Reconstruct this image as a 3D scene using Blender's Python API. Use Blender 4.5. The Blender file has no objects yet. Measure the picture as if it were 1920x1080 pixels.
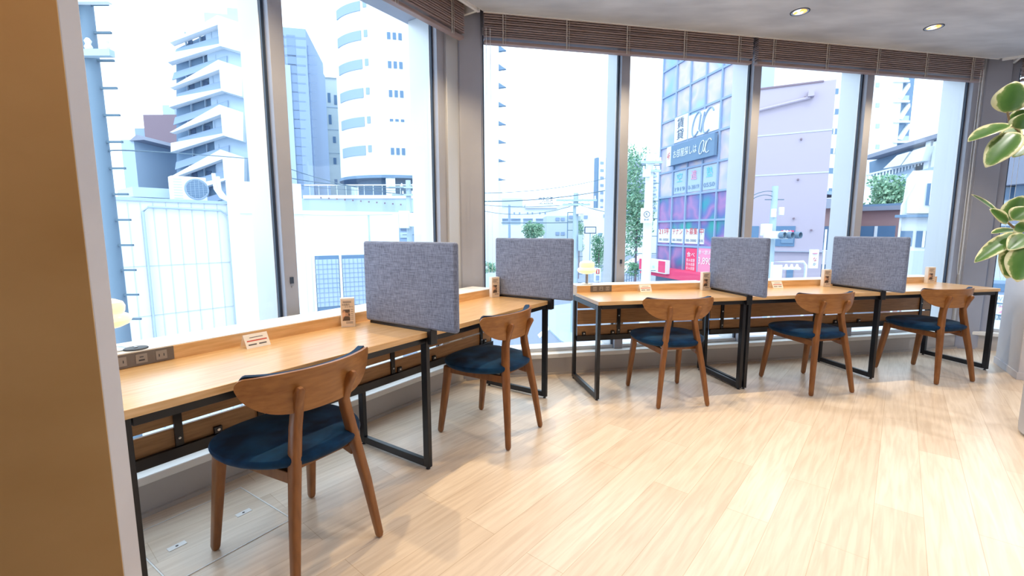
import bpy, bmesh, math, random
from math import sin, cos, radians as R, pi, sqrt, atan2
from mathutils import Vector, Matrix
random.seed(7)
C = bpy.context.scene.collection
scn = bpy.context.scene

# ------------------------------------------------------------------ camera
F_PX, PITCH, ROLL, EYE = 857.0, R(7.13), R(-0.1), 1.21
cd = bpy.data.cameras.new('camera'); cam = bpy.data.objects.new('camera', cd); C.objects.link(cam)
cd.sensor_width = 36; cd.lens = F_PX / 1920 * 36; cd.clip_start = .02; cd.clip_end = 800
cam.matrix_world = Matrix.Translation((0, 0, EYE)) @ Matrix.Rotation(pi / 2 - PITCH, 4, 'X') @ Matrix.Rotation(ROLL, 4, 'Z')
scn.camera = cam
# ------------------------------------------------------------------ look
scn.view_settings.view_transform = 'Standard'; scn.view_settings.look = 'None'
scn.view_settings.gamma = 1; scn.view_settings.use_curve_mapping = False
scn.view_settings.exposure = 1.0
scn.cycles.use_denoising = True
scn.cycles.max_bounces = 8; scn.cycles.diffuse_bounces = 4; scn.cycles.glossy_bounces = 4
scn.cycles.transparent_max_bounces = 12; scn.cycles.sample_clamp_indirect = 6
scn.cycles.caustics_reflective = False; scn.cycles.caustics_refractive = False
# ------------------------------------------------------------------ sky and sun
w = bpy.data.worlds.new('sky'); scn.world = w; w.use_nodes = True
bg = w.node_tree.nodes['Background']
bg.inputs['Color'].default_value = (.80, .91, 1, 1); bg.inputs['Strength'].default_value = 1.6
sd = bpy.data.lights.new('sun', 'SUN'); sd.energy = .35; sd.angle = R(6); sd.color = (1, .97, .92)
so = bpy.data.objects.new('sun', sd); C.objects.link(so); so.rotation_euler = (R(42), 0, R(-8))
# ceiling lamps: spots at the ceiling, one added to warm the pillar
def spot(x, y, z, e, col=(1, .70, .38), size=115, blend=.6, aim=None, rad=.035):
    d = bpy.data.lights.new('ceiling_spot', 'SPOT'); d.energy = e; d.color = col
    d.spot_size = R(size); d.spot_blend = blend; d.shadow_soft_size = rad
    o = bpy.data.objects.new('ceiling_spot', d); C.objects.link(o); o.location = (x, y, z)
    if aim:
        o.rotation_euler = (Vector(aim) - Vector((x, y, z))).to_track_quat('-Z', 'Y').to_euler()
    return o

A1, A2, A3 = R(56.25), R(11.25), R(-33.75)      # headings of the three window walls
T1, T2, T3 = 2.32, 3.625, 6.44                  # their distances
def W(a, s, t, z=0): return Vector((s * cos(a) - t * sin(a), s * sin(a) + t * cos(a), z))
CEIL = 2.80
for a, s, t in ((A1, .95, 1.84), (A1, 2.2, 1.84), (A2, 1.53, 3.12), (A2, 2.79, 3.12), (A2, 4.06, 3.12)):
    p = W(a, s, t); spot(p.x, p.y, CEIL - .03, 40, (1, .76, .45), rad=.02)
for x, y, e_, c_ in ((.15, .95, 15, (1, .86, .72)), (1.5, 1.5, 30, (1, .93, .87)), (2.8, 1.9, 34, (1, .95, .92)), (2.1, .3, 32, (1, .92, .85)), (3.5, 1.0, 34, (1, .95, .90)), (4.6, 2.4, 28, (1, .95, .92)), (3, -1.5, 22, (1, .85, .7))):
    spot(x, y, CEIL - .03, e_, c_, 130, .8)
spot(-.9, .1, CEIL - .05, 16, (1, .50, .15), 110, .8, (-1.6, 1.45, 1.3))  # added spot aimed at the pillar, only to warm its room face

# ------------------------------------------------------------------ pixel helpers (surveying the photograph)
def ray(u, v):
    x = (u - 960) / F_PX; y = (540 - v) / F_PX
    x, y = x * cos(ROLL) - y * sin(ROLL), x * sin(ROLL) + y * cos(ROLL)
    return Vector((x, cos(PITCH) + y * sin(PITCH), -sin(PITCH) + y * cos(PITCH)))
def at(u, v, D):
    r = ray(u, v); return Vector((0, 0, EYE)) + r * (D / r.y)

# ------------------------------------------------------------------ mesh helpers
class MB:
    def __init__(s): s.v = []; s.f = []
    def add(s, vs, fs):
        n = len(s.v); s.v += [tuple(p) for p in vs]; s.f += [tuple(i + n for i in f) for f in fs]; return s
    def box(s, x0, x1, y0, y1, z0, z1):
        return s.add([(x, y, z) for x in (x0, x1) for y in (y0, y1) for z in (z0, z1)],
                     [(0, 1, 3, 2), (4, 6, 7, 5), (0, 4, 5, 1), (2, 3, 7, 6), (0, 2, 6, 4), (1, 5, 7, 3)])
    def bar(s, p0, p1, w0, d0, w1=None, d1=None, side=(1, 0, 0)):
        p0, p1 = Vector(p0), Vector(p1); w1 = w0 if w1 is None else w1; d1 = d0 if d1 is None else d1
        ax = (p1 - p0).normalized(); a = Vector(side); a = (a - ax * a.dot(ax)).normalized(); b = ax.cross(a)
        vs = []
        for p, w_, d_ in ((p0, w0, d0), (p1, w1, d1)):
            for i, j in ((-1, -1), (1, -1), (1, 1), (-1, 1)): vs.append(p + a * i * w_ / 2 + b * j * d_ / 2)
        return s.add(vs, [(0, 3, 2, 1), (4, 5, 6, 7), (0, 1, 5, 4), (1, 2, 6, 5), (2, 3, 7, 6), (3, 0, 4, 7)])
    def chain(s, pts, sizes, side=(1, 0, 0), seg=8, power=.6):
        "a rounded-rectangular rod through pts, sizes = (w, d) at each"
        rings = []
        for k, p in enumerate(pts):
            p = Vector(p); q0 = Vector(pts[max(k - 1, 0)]); q1 = Vector(pts[min(k + 1, len(pts) - 1)])
            ax = (q1 - q0).normalized(); a = Vector(side); a = (a - ax * a.dot(ax)).normalized(); b = ax.cross(a)
            w_, d_ = sizes[k]; r = []
            for i in range(seg * 2):
                t = 2 * pi * (i + .5) / (seg * 2); c_, s_ = cos(t), sin(t)
                r.append(p + a * math.copysign(abs(c_) ** power, c_) * w_ / 2 + b * math.copysign(abs(s_) ** power, s_) * d_ / 2)
            rings.append(r)
        n = seg * 2; vs = [q for r in rings for q in r]; fs = []
        for k in range(len(rings) - 1):
            for i in range(n): fs.append((k * n + i, k * n + (i + 1) % n, (k + 1) * n + (i + 1) % n, (k + 1) * n + i))
        fs.append(tuple(range(n - 1, -1, -1))); fs.append(tuple((len(rings) - 1) * n + i for i in range(n)))
        return s.add(vs, fs)
    def tube(s, pts, r, n=8):
        return s.chain(pts, [(2 * r, 2 * r)] * len(pts), (.31, .2, .93) if abs((Vector(pts[-1]) - Vector(pts[0])).normalized().z) < .9 else (1, 0, 0), max(2, n // 2), 1)
    def ring(s, R_, r, n=32, c=(0, 0, 0)):
        "a torus standing in the xz plane"
        vs = []; fs = []; m_ = 8
        for i in range(n):
            t = 2 * pi * i / n
            for j in range(m_):
                q = 2 * pi * j / m_; rr = R_ + r * cos(q); vs.append((c[0] + rr * cos(t), c[1] + r * sin(q), c[2] + rr * sin(t)))
        for i in range(n):
            for j in range(m_): fs.append((i * m_ + j, i * m_ + (j + 1) % m_, ((i + 1) % n) * m_ + (j + 1) % m_, ((i + 1) % n) * m_ + j))
        return s.add(vs, fs)
    def prism(s, poly, y0, y1):
        "polygon in (x, z) extruded along y"
        n = len(poly); vs = [(x, y0, z) for x, z in poly] + [(x, y1, z) for x, z in poly]
        return s.add(vs, [tuple(range(n)), tuple(range(2 * n - 1, n - 1, -1))] + [(i, n + i, n + (i + 1) % n, (i + 1) % n) for i in range(n)])
    def plate(s, poly, z0, z1):
        n = len(poly); vs = [(x, y, z0) for x, y in poly] + [(x, y, z1) for x, y in poly]
        return s.add(vs, [tuple(range(n - 1, -1, -1)), tuple(range(n, 2 * n))] + [(i, (i + 1) % n, n + (i + 1) % n, n + i) for i in range(n)])
    def lathe(s, prof, n=24, c=(0, 0, 0), cap=True):
        vs = []; fs = []
        for r, z in prof:
            for i in range(n): vs.append((c[0] + r * cos(2 * pi * i / n), c[1] + r * sin(2 * pi * i / n), c[2] + z))
        for k in range(len(prof) - 1):
            for i in range(n): fs.append((k * n + i, k * n + (i + 1) % n, (k + 1) * n + (i + 1) % n, (k + 1) * n + i))
        if cap: fs.append(tuple(range(n - 1, -1, -1))); fs.append(tuple((len(prof) - 1) * n + i for i in range(n)))
        return s.add(vs, fs)
    def build(s, name, mat, parent=None, bevel=0, smooth=False, sub=0, kind=None, label=None, seg=2):
        me = bpy.data.meshes.new(name); me.from_pydata(s.v, [], s.f); me.update()
        bm = bmesh.new(); bm.from_mesh(me); bmesh.ops.recalc_face_normals(bm, faces=bm.faces); bm.to_mesh(me); bm.free()
        if mat: me.materials.append(mat)
        o = bpy.data.objects.new(name, me); C.objects.link(o)
        if parent: o.parent = parent
        if bevel:
            m = o.modifiers.new('bevel', 'BEVEL'); m.width = bevel; m.segments = seg; m.limit_method = 'ANGLE'; m.angle_limit = R(35)
        if sub:
            m = o.modifiers.new('sub', 'SUBSURF'); m.levels = sub; m.render_levels = sub
        if smooth or bevel:
            for p in me.polygons: p.use_smooth = True
            if not sub:
                try: me.set_sharp_from_angle(angle=R(40))
                except Exception: pass
        if kind: o['kind'] = kind
        if label: o['label'] = label
        return o

def empty(name, loc, rz=0, kind=None):
    o = bpy.data.objects.new(name, None); C.objects.link(o); o.location = loc; o.rotation_euler = (0, 0, rz)
    o.empty_display_size = .1
    if kind: o['kind'] = kind
    return o
def tag(o, label, cat, group=None):
    o['label'] = label; o['category'] = cat
    if group: o['group'] = group
    return o
def children(o): return [c for c in bpy.data.objects if c.parent == o]
def copy_tree(o, parent=None):
    c = o.copy(); C.objects.link(c); c.parent = parent
    for ch in children(o): copy_tree(ch, c)
    return c
def lettering(body, size, mat, parent, loc, width=None, rz=0, name='lettering', tilt=0, shear=0, font_align='CENTER', thick=.0, bold=0):
    cu = bpy.data.curves.new('t', 'FONT'); cu.body = body; cu.size = size; cu.align_x = font_align; cu.align_y = 'CENTER'
    cu.extrude = thick; cu.offset = bold * size; cu.shear = shear; cu.resolution_u = 3
    t = bpy.data.objects.new('t', cu); C.objects.link(t)
    bpy.context.view_layer.update()
    me = bpy.data.meshes.new_from_object(t.evaluated_get(bpy.context.evaluated_depsgraph_get()))
    bpy.data.objects.remove(t)
    xs = [v.co.x for v in me.vertices]
    k = 1
    if width and xs: k = width / max(1e-6, max(xs) - min(xs))
    for v in me.vertices: v.co = Vector((v.co.x * k, -v.co.z, v.co.y))
    me.materials.clear(); me.materials.append(mat)
    o = bpy.data.objects.new(name, me); C.objects.link(o); o.parent = parent; o.location = loc; o.rotation_euler = (tilt, 0, rz)
    return o

# ------------------------------------------------------------------ materials
def mat(name, col, rough=.5, metal=0, emit=None, es=1, spec=.5, bump=None, sheen=0):
    m = bpy.data.materials.new(name); m.use_nodes = True; b = m.node_tree.nodes['Principled BSDF']
    b.inputs['Base Color'].default_value = (*col, 1); b.inputs['Roughness'].default_value = rough
    b.inputs['Metallic'].default_value = metal; b.inputs['Specular IOR Level'].default_value = spec
    if sheen: b.inputs['Sheen Weight'].default_value = sheen; b.inputs['Sheen Roughness'].default_value = .4
    if emit: b.inputs['Emission Color'].default_value = (*emit, 1); b.inputs['Emission Strength'].default_value = es
    return m
def nodes(m): nt = m.node_tree; return nt, nt.nodes, nt.links, nt.nodes['Principled BSDF']
def noisy(name, c1, c2, scale=3, stretch=(1, 1, 1), rough=.6, detail=5, lo=.35, hi=.65, bump=0, metal=0, spec=.5, coat=0, sheen=0, rot=(0, 0, 0), coords='Object'):
    m = mat(name, c1, rough, metal, spec=spec, sheen=sheen); nt, N, L, b = nodes(m)
    tc = N.new('ShaderNodeTexCoord'); mp = N.new('ShaderNodeMapping'); nz = N.new('ShaderNodeTexNoise'); cr = N.new('ShaderNodeValToRGB')
    mp.inputs['Scale'].default_value = stretch; mp.inputs['Rotation'].default_value = rot
    nz.inputs['Scale'].default_value = scale; nz.inputs['Detail'].default_value = detail
    cr.color_ramp.elements[0].position = lo; cr.color_ramp.elements[1].position = hi
    cr.color_ramp.elements[0].color = (*c1, 1); cr.color_ramp.elements[1].color = (*c2, 1)
    L.new(tc.outputs[coords], mp.inputs[0]); L.new(mp.outputs[0], nz.inputs[0]); L.new(nz.outputs[0], cr.inputs[0]); L.new(cr.outputs[0], b.inputs['Base Color'])
    if bump:
        bp = N.new('ShaderNodeBump'); bp.inputs['Strength'].default_value = bump; bp.inputs['Distance'].default_value = .002
        L.new(nz.outputs[0], bp.inputs['Height']); L.new(bp.outputs[0], b.inputs['Normal'])
    if coat: b.inputs['Coat Weight'].default_value = coat; b.inputs['Coat Roughness'].default_value = .2
    return m
M = {}
M['desk_wood'] = noisy('oak_desk', (.64, .37, .15), (.80, .52, .26), 6, (1.2, 14, 14), .30, 6, .3, .7, .05, coat=.5)
M['slat_wood'] = noisy('oak_slat', (.26, .135, .055), (.38, .205, .085), 6, (1.5, 12, 16), .45, 6, .3, .7, .05)
M['chair_wood'] = noisy('walnut_chair', (.19, .070, .020), (.29, .115, .032), 5, (10, 10, 2.0), .34, 6, .3, .7, .03)
M['back_wood'] = noisy('walnut_back', (.25, .098, .026), (.38, .165, .045), 5, (1.6, 8, 14), .34, 6, .3, .7, .03)
M['navy'] = noisy('navy_velvet', (.0015, .014, .045), (.003, .052, .145), 9, (1, 1, 1), .85, 4, .35, .7, .1, spec=.2, sheen=.08)
M['steel'] = mat('black_steel', (.008, .010, .016), .30, .2, spec=.5)
M['bolt'] = mat('bolt_metal', (.7, .7, .7), .3, 1)
M['frame'] = mat('window_frame_aluminium', (.62, .64, .68), .35, .35)
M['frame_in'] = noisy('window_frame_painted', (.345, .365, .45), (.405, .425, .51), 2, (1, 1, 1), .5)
M['gasket'] = mat('gasket', (.03, .05, .09), .5)
M['plaster'] = noisy('plaster', (.56, .56, .62), (.64, .64, .70), 2.3, (1, 1, 1.6), .75, 7, .3, .7, .12)
M['ceiling'] = noisy('ceiling_plaster', (.44, .455, .49), (.62, .635, .665), 2.2, (1, 3, 1), .8, 8, .3, .7, .15, rot=(0, 0, R(-35)))
M['base'] = mat('baseboard_grey', (.50, .47, .46), .55)
M['ledge'] = mat('white_ledge', (.82, .82, .82), .45)
M['blind'] = noisy('blind_slats', (.26, .19, .185), (.36, .27, .26), 4, (1, 6, 40), .42, 4)
M['cord'] = mat('cord', (.5, .45, .42), .8)
M['white_plastic'] = mat('white_plastic', (.85, .85, .85), .4)
M['grey_plastic'] = mat('grey_plastic', (.16, .145, .14), .5)
M['grey_plastic2'] = mat('grey_plastic_light', (.30, .28, .27), .45)
M['dark_plastic'] = mat('dark_plastic', (.03, .035, .05), .5)
M['card'] = mat('white_card', (.85, .82, .80), .6)
M['card_beige'] = mat('beige_card', (.78, .66, .55), .6)
M['ink'] = mat('ink', (.10, .09, .10), .7)
M['red_ink'] = mat('red_ink', (.60, .10, .08), .7)
M['photo_brown'] = noisy('photo_print', (.10, .07, .06), (.75, .45, .30), 30, (1, 1, 1), .5, 2, .45, .55)
M['acrylic'] = mat('acrylic', (.9, .92, .95), .1); M['acrylic'].node_tree.nodes['Principled BSDF'].inputs['Alpha'].default_value = .35
M['lamp_glow'] = mat('lamp_glass', (.95, .85, .6), .3, emit=(1, .78, .36), es=.42)
M['silver'] = mat('silver', (.6, .6, .62), .3, .8)
M['leaf'] = None
# fabric
m = mat('grey_fabric', (.2, .2, .24), .95, sheen=.3); nt, N, L, b = nodes(m)
tc = N.new('ShaderNodeTexCoord'); n1 = N.new('ShaderNodeTexNoise'); n2 = N.new('ShaderNodeTexNoise'); mp1 = N.new('ShaderNodeMapping'); mp2 = N.new('ShaderNodeMapping')
mp1.inputs['Scale'].default_value = (12, 12, 300); mp2.inputs['Scale'].default_value = (260, 260, 30)
n1.inputs['Scale'].default_value = 1.4; n2.inputs['Scale'].default_value = 1.4; n1.inputs['Detail'].default_value = 4
mx = N.new('ShaderNodeMath'); mx.operation = 'ADD'; cr = N.new('ShaderNodeValToRGB')
L.new(tc.outputs['Object'], mp1.inputs[0]); L.new(tc.outputs['Object'], mp2.inputs[0]); L.new(mp1.outputs[0], n1.inputs[0]); L.new(mp2.outputs[0], n2.inputs[0])
L.new(n1.outputs[0], mx.inputs[0]); L.new(n2.outputs[0], mx.inputs[1])
md = N.new('ShaderNodeMath'); md.operation = 'MULTIPLY'; md.inputs[1].default_value = .5; L.new(mx.outputs[0], md.inputs[0]); L.new(md.outputs[0], cr.inputs[0])
cr.color_ramp.elements[0].position = .34; cr.color_ramp.elements[0].color = (.075, .092, .15, 1)
cr.color_ramp.elements[1].position = .62; cr.color_ramp.elements[1].color = (.26, .315, .48, 1)
L.new(cr.outputs[0], b.inputs['Base Color']); M['fabric'] = m
# glass
m = bpy.data.materials.new('window_glass'); m.use_nodes = True; nt = m.node_tree; N = nt.nodes; L = nt.links; N.clear()
out = N.new('ShaderNodeOutputMaterial'); tr = N.new('ShaderNodeBsdfTransparent'); gl = N.new('ShaderNodeBsdfGlossy'); ms = N.new('ShaderNodeMixShader'); fr = N.new('ShaderNodeLayerWeight')
tr.inputs[0].default_value = (.93, .975, 1, 1); gl.inputs['Roughness'].default_value = .01; pw = N.new('ShaderNodeMath'); pw.operation = 'POWER'; pw.inputs[1].default_value = 4.5; sc_ = N.new('ShaderNodeMath'); sc_.operation = 'MULTIPLY_ADD'; sc_.inputs[1].default_value = .5; sc_.inputs[2].default_value = .02
L.new(fr.outputs['Facing'], pw.inputs[0]); L.new(pw.outputs[0], sc_.inputs[0]); L.new(sc_.outputs[0], ms.inputs[0]); L.new(tr.outputs[0], ms.inputs[1]); L.new(gl.outputs[0], ms.inputs[2]); L.new(ms.outputs[0], out.inputs[0]); M['glass'] = m
# floor planks
m = mat('oak_plank_floor', (.7, .55, .38), .30); nt, N, L, b = nodes(m)
tc = N.new('ShaderNodeTexCoord'); mp = N.new('ShaderNodeMapping'); mp.inputs['Rotation'].default_value = (0, 0, R(-49.7))
bk = N.new('ShaderNodeTexBrick'); bk.offset = .37; bk.inputs['Scale'].default_value = 1; bk.inputs['Brick Width'].default_value = 1.25; bk.inputs['Row Height'].default_value = .165
bk.inputs['Mortar Size'].default_value = .0012; bk.inputs['Mortar Smooth'].default_value = .3; bk.inputs['Bias'].default_value = 0
bk.inputs['Color1'].default_value = (.74, .61, .485, 1); bk.inputs['Color2'].default_value = (.83, .72, .60, 1); bk.inputs['Mortar'].default_value = (.58, .44, .30, 1)
mp2 = N.new('ShaderNodeMapping'); mp2.inputs['Scale'].default_value = (1.1, 16, 1); nz = N.new('ShaderNodeTexNoise'); nz.inputs['Scale'].default_value = 3; nz.inputs['Detail'].default_value = 7; nz.inputs['Distortion'].default_value = .6
L.new(tc.outputs['Object'], mp.inputs[0]); L.new(mp.outputs[0], bk.inputs[0]); L.new(mp.outputs[0], mp2.inputs[0]); L.new(mp2.outputs[0], nz.inputs[0])
cr = N.new('ShaderNodeValToRGB'); cr.color_ramp.elements[0].position = .35; cr.color_ramp.elements[0].color = (.86, .83, .80, 1); cr.color_ramp.elements[1].position = .62; cr.color_ramp.elements[1].color = (1, 1, 1, 1)
mm = N.new('ShaderNodeMixRGB'); mm.blend_type = 'MULTIPLY'; mm.inputs[0].default_value = 1
L.new(nz.outputs[0], cr.inputs[0]); L.new(bk.outputs[0], mm.inputs[1]); L.new(cr.outputs[0], mm.inputs[2]); L.new(mm.outputs[0], b.inputs['Base Color'])
M['floor'] = m

# ================================================================== THE ROOM
def on(a, s, t, z=0): return W(a, s, t, z)
# plan outline of the room
c12 = W(A2, .344, T2); c23 = W(A2, 5.48, T2)
left_end = W(A1, -3.2, T1); right_end = W(A3, 5.2, T3)
back_r = right_end + Vector((-.5, -6.5, 0)); back_l = left_end + Vector((.6, -3.8, 0))
outline = [left_end, c12, c23, right_end, back_r, Vector((back_l.x, back_r.y, 0)), back_l]
fl = MB().plate([(p.x, p.y) for p in outline], -.12, 0).build('floor', M['floor'], kind='structure')
# ceiling stops short of the windows and leaves a blind pocket
g1, g2, g3 = .17, .095, .16
def meet(a, ta, b_, tb):
    # intersection of the lines t = ta of wall a and t = tb of wall b_
    n1 = Vector((-sin(a), cos(a))); n2 = Vector((-sin(b_), cos(b_))); det = n1.x * n2.y - n1.y * n2.x
    return Vector(((ta * n2.y - tb * n1.y) / det, (n1.x * tb - n2.x * ta) / det, 0))
q12 = meet(A1, T1 - g1, A2, T2 - g2); q23 = meet(A2, T2 - g2, A3, T3 - g3)
ceil_poly = [W(A1, -3.2, T1 - g1), q12, q23, W(A3, 5.2, T3 - g3), back_r, Vector((back_l.x, back_r.y, 0)), back_l]
MB().plate([(p.x, p.y) for p in ceil_poly], CEIL, CEIL + .2).build('ceiling', M['ceiling'], kind='structure')
MB().plate([(p.x * 1.0, p.y) for p in [W(A1, -3.3, T1 + .35), meet(A1, T1 + .35, A2, T2 + .35), meet(A2, T2 + .35, A3, T3 + .35), W(A3, 5.3, T3 + .35), back_r, back_l]], CEIL + .2, CEIL + .3).build('ceiling_slab', M['ceiling'], kind='structure')
def wall_seg(name, p, q, z0=0, z1=CEIL + .2, th=.15, m='plaster'):
    d = q - p; L_ = d.length; o = empty(name, p, atan2(d.y, d.x), 'structure')
    me = MB().box(0, L_, -th, 0, z0, z1); 
    bpy.data.objects.remove(o); ob = me.build(name, M[m], kind='structure'); ob.location = (p.x, p.y, 0); ob.rotation_euler = (0, 0, atan2(d.y, d.x)); return ob
bl2 = Vector((back_l.x, back_r.y, 0))
wall_seg('wall_right', back_r, right_end); wall_seg('wall_back', bl2, back_r); wall_seg('wall_left', left_end, bl2)

walls = [('left', A1, T1, -3.2, 2.806, [-2.285, -1.065, .155, 1.375, 2.595]), ('centre', A2, T2, .344, 5.48, [.46, 1.675, 2.895, 4.075, 5.30]),
         ('right', A3, T3, 1.312, 5.2, [1.44, 2.66, 3.88])]
wn = 1; tn = 1
for nm, a, T, s0, s1, muls in walls:
    rt = W(a, 0, 0); 
    def part(mb, name, m, bevel=0, parent=None, kind='structure'):
        o = mb.build(name, M[m], parent, bevel, kind=kind)
        if not parent: o.rotation_euler = (0, 0, a)
        return o
    # low wall under the glass and the white ledge on it
    part(MB().box(s0, s1, T, T + .32, -.1, .148), 'wall_' + nm + '_window', 'base')
    part(MB().box(s0, s1, T - .014, T, 0, .018), 'baseboard_' + nm, 'base')
    part(MB().box(s0, s1, T - .03, T + .34, .148, .185), 'trim_%d' % tn, 'ledge', .006); tn += 1
    # header above the windows
    part(MB().box(s0, s1, T + .03, T + .34, 2.74, CEIL + .2), 'wall_' + nm + '_header', 'frame_in')
    part(MB().box(s0, s1, T - {'left': g1, 'centre': g2, 'right': g3}[nm], T - {'left': g1, 'centre': g2, 'right': g3}[nm] + .02, CEIL - .02, CEIL + .03) if nm != 'centre' else
         MB().box(s0 + .15, s1 - .12, T - g2, T - g2 + .012, CEIL - .004, CEIL + .03), 'trim_%d' % tn, 'ledge'); tn += 1
    # windows between mullions
    for k in range(len(muls)):
        mc = muls[k]
        mull = MB().box(mc - .035, mc + .04, T + .03, T + .085, .185, 2.74)
        part(mull, 'trim_%d' % tn, 'frame_in', .002); tn += 1
        part(MB().box(mc - .045, mc + .045, T + .098, T + .30, .185, 2.74), 'trim_%d' % tn, 'frame', .003); tn += 1
        part(MB().box(mc - .05, mc - .036, T + .07, T + .098, .185, 2.74).box(mc + .041, mc + .055, T + .07, T + .098, .185, 2.74), 'trim_%d' % tn, 'gasket'); tn += 1
    ends = [s0] + muls if nm == 'left' else muls
    for k in range(len(ends) - 1):
        x0, x1 = ends[k] + .04, ends[k + 1] - .036
        wroot = empty('window_%d' % wn, (0, 0, 0), a, 'structure'); wn += 1
        fr_ = MB().box(x0, x1, T + .06, T + .12, .185, .215).box(x0, x1, T + .06, T + .12, 2.70, 2.74)
        fr_.box(x0, x0 + .016, T + .088, T + .12, .215, 2.70).box(x1 - .016, x1, T + .088, T + .12, .215, 2.70)
        fr_.build('window_frame', M['frame'], wroot, .002)
        MB().box(x0 + .01, x1 - .01, T + .094, T + .100, .21, 2.705).build('glass_pane', M['glass'], wroot)
# last pane of the right wall and jamb fills beside the corner columns
def jamb(a, s0, s1, T, n):
    o = MB().box(s0, s1, T + .01, T + .32, .185, CEIL + .2).build('trim_%d' % n, M['frame'], None, .004, kind='structure'); o.rotation_euler = (0, 0, a)
jamb(A1, 2.635, 2.80, T1, 90); jamb(A2, .344, .42, T2, 91); jamb(A2, 5.345, 5.48, T2, 92); jamb(A3, 1.312, 1.40, T3, 93)
for a, mc, T in ((A1, 1.375, T1), (A2, 1.675, T2), (A2, 4.075, T2)):
    p = W(a, mc + .003, T + .029, .93); lk = empty('window_latch', p, a, 'structure')
    MB().box(-.010, .010, -.004, .001, 0, .035).build('latch_plate', M['gasket'], lk, .001); MB().lathe([(.004, 0), (.004, .004), (.001, .005)], 10).build('keyhole', M['silver'], lk).location = (0, -.001, -.02)
# corner columns (plaster faces that cut the corners)
def column(name, pts, n):
    MB().plate([(p.x, p.y) for p in pts], 0, CEIL + .15).build(name, M['frame_in'], None, .004, kind='structure')
column('wall_corner_left', [W(A1, 2.765, T1 - .004), W(A2, .484, T2 - .008), W(A2, .484, T2 + .02), W(A2, .344, T2 + .2), W(A1, 2.765, T1 + .02)], 1)
column('wall_corner_right', [W(A2, 5.368, T2 - .004), W(A3, 1.42, T3 - .008), W(A3, 1.42, T3 + .02), W(A2, 5.5, T2 + .25), W(A2, 5.368, T2 + .02)], 2)
for nm, a, s, T in (('left', A1, 2.77, T1), ('right', A3, 1.415, T3)):   # bars closing the blind pockets at the columns
    o = MB().box(s, s + .022, T - .17, T + .02, CEIL - .022, CEIL + .15).build('trim_9%d' % (4 if nm == 'left' else 5), M['ledge'], None, .002, kind='structure'); o.rotation_euler = (0, 0, a)

# pillar at the left: a plaster end, warm lamplight painted into its room face, and a pale side
pn = at(165, 433, 1.0); pf = at(196, 433, 1.0)
def plan(u, D): p = at(u, 433, D); return Vector((p.x, p.y, 0))
nearc = plan(157, 1.02); d11 = Vector((-sin(R(11.25)), cos(R(11.25)), 0))
# walk from the near corner along the depth direction until the far edge line of sight
rr = plan(196, 1.0); 
k = (nearc.x * rr.y - nearc.y * rr.x) / (-(d11.x) * rr.y + d11.y * rr.x)
farc = nearc + d11 * k
e2 = Vector((cos(R(20)), sin(R(20)), 0))
MB().plate([(p.x, p.y) for p in (nearc, farc, farc - Vector((.45, .02, 0)), nearc - e2 * 1.5 + Vector((0, .25, 0)), nearc - e2 * 1.5)], 0, CEIL + .1).build('wall_pillar', M['plaster'], None, .004, kind='structure')
M['warm_lit'] = noisy('warm_lit_plaster', (.42, .25, .095), (.50, .32, .14), 1.8, (1, 1, 1.6), .8, 7, .3, .7, .12)  # pillar plaster with warm lamplight mixed into the colour
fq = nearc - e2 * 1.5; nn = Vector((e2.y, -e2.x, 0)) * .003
MB().plate([(p.x, p.y) for p in (nearc + nn, nearc + nn * 0.0, fq, fq + nn)], 0, CEIL + .1).build('wall_pillar_lit_face', M['warm_lit'], None, kind='structure')  # thin plate added over the plaster to carry the lamplight colour
# low plaster block at the right
o = MB().box(1.42, 2.6, 5.285, 5.86, 0, .80).build('wall_low_block', M['plaster'], None, .004, kind='structure'); o.rotation_euler = (0, 0, A3)
o = MB().box(1.412, 2.61, 5.277, 5.868, 0, .06).build('baseboard_low_block', M['plaster'], None, .002, kind='structure'); o.rotation_euler = (0, 0, A3)

# ================================================================== BLINDS
def blind(a, s0, s1, T, label, back=.055, zb=2.59, cord_at=None):
    L_ = s1 - s0; p = W(a, s0, T - back, zb); r = empty('rolled_up_blind', p, a); tag(r, label, 'blind', 'wooden blinds drawn up above the windows')
    st = MB(); n = 15; top = CEIL + .1 - zb
    for i in range(n):
        z = .042 + i * (top - .07) / n; dy = random.uniform(-.004, .004)
        st.box(0, L_, -.027 + dy, .027 + dy, z, z + (top - .07) / n * .62)
    st.build('slat_stack', M['blind'], r, .002)
    MB().box(0, L_, -.024, .024, top - .035, top).build('head_rail', M['blind'], r)
    MB().box(0, L_, -.025, .025, .0, .024).build('bottom_rail', M['blind'], r, .005)
    nc = max(2, round(L_ / .5))
    for i in range(nc):
        x = .14 + i * (L_ - .28) / (nc - 1)
        MB().box(x - .004, x + .004, -.033, -.029, -.004, top).box(x + .018, x + .021, -.033, -.029, -.002, top).build('ladder_cord', M['cord'], r)
    if cord_at is not None:
        x, drop = cord_at
        MB().tube([(x, -.036, .1), (x, -.036, -drop), (x + .012, -.036, -drop - .06), (x + .03, -.036, -drop - .06), (x + .036, -.036, -drop), (x + .030, -.036, .1)], .0016, 6).build('pull_cord', M['white_plastic'], r)
    return r
blind(A1, 1.42, 2.735, T1, 'brown wooden blind drawn up above the right-hand pane of the left window wall')
blind(A2, .50, 2.752, T2, 'longest brown wooden blind drawn up, above the window with the tiled office tower', cord_at=(.012, 1.65))
blind(A2, 2.80, 5.20, T2, 'brown wooden blind drawn up above the window with the mauve building', cord_at=(2.36, 1.75))
blind(A3, 1.47, 2.9, T3, 'greyish blind drawn up at the right edge, past the corner column', cord_at=(.02, 1.8))

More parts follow.
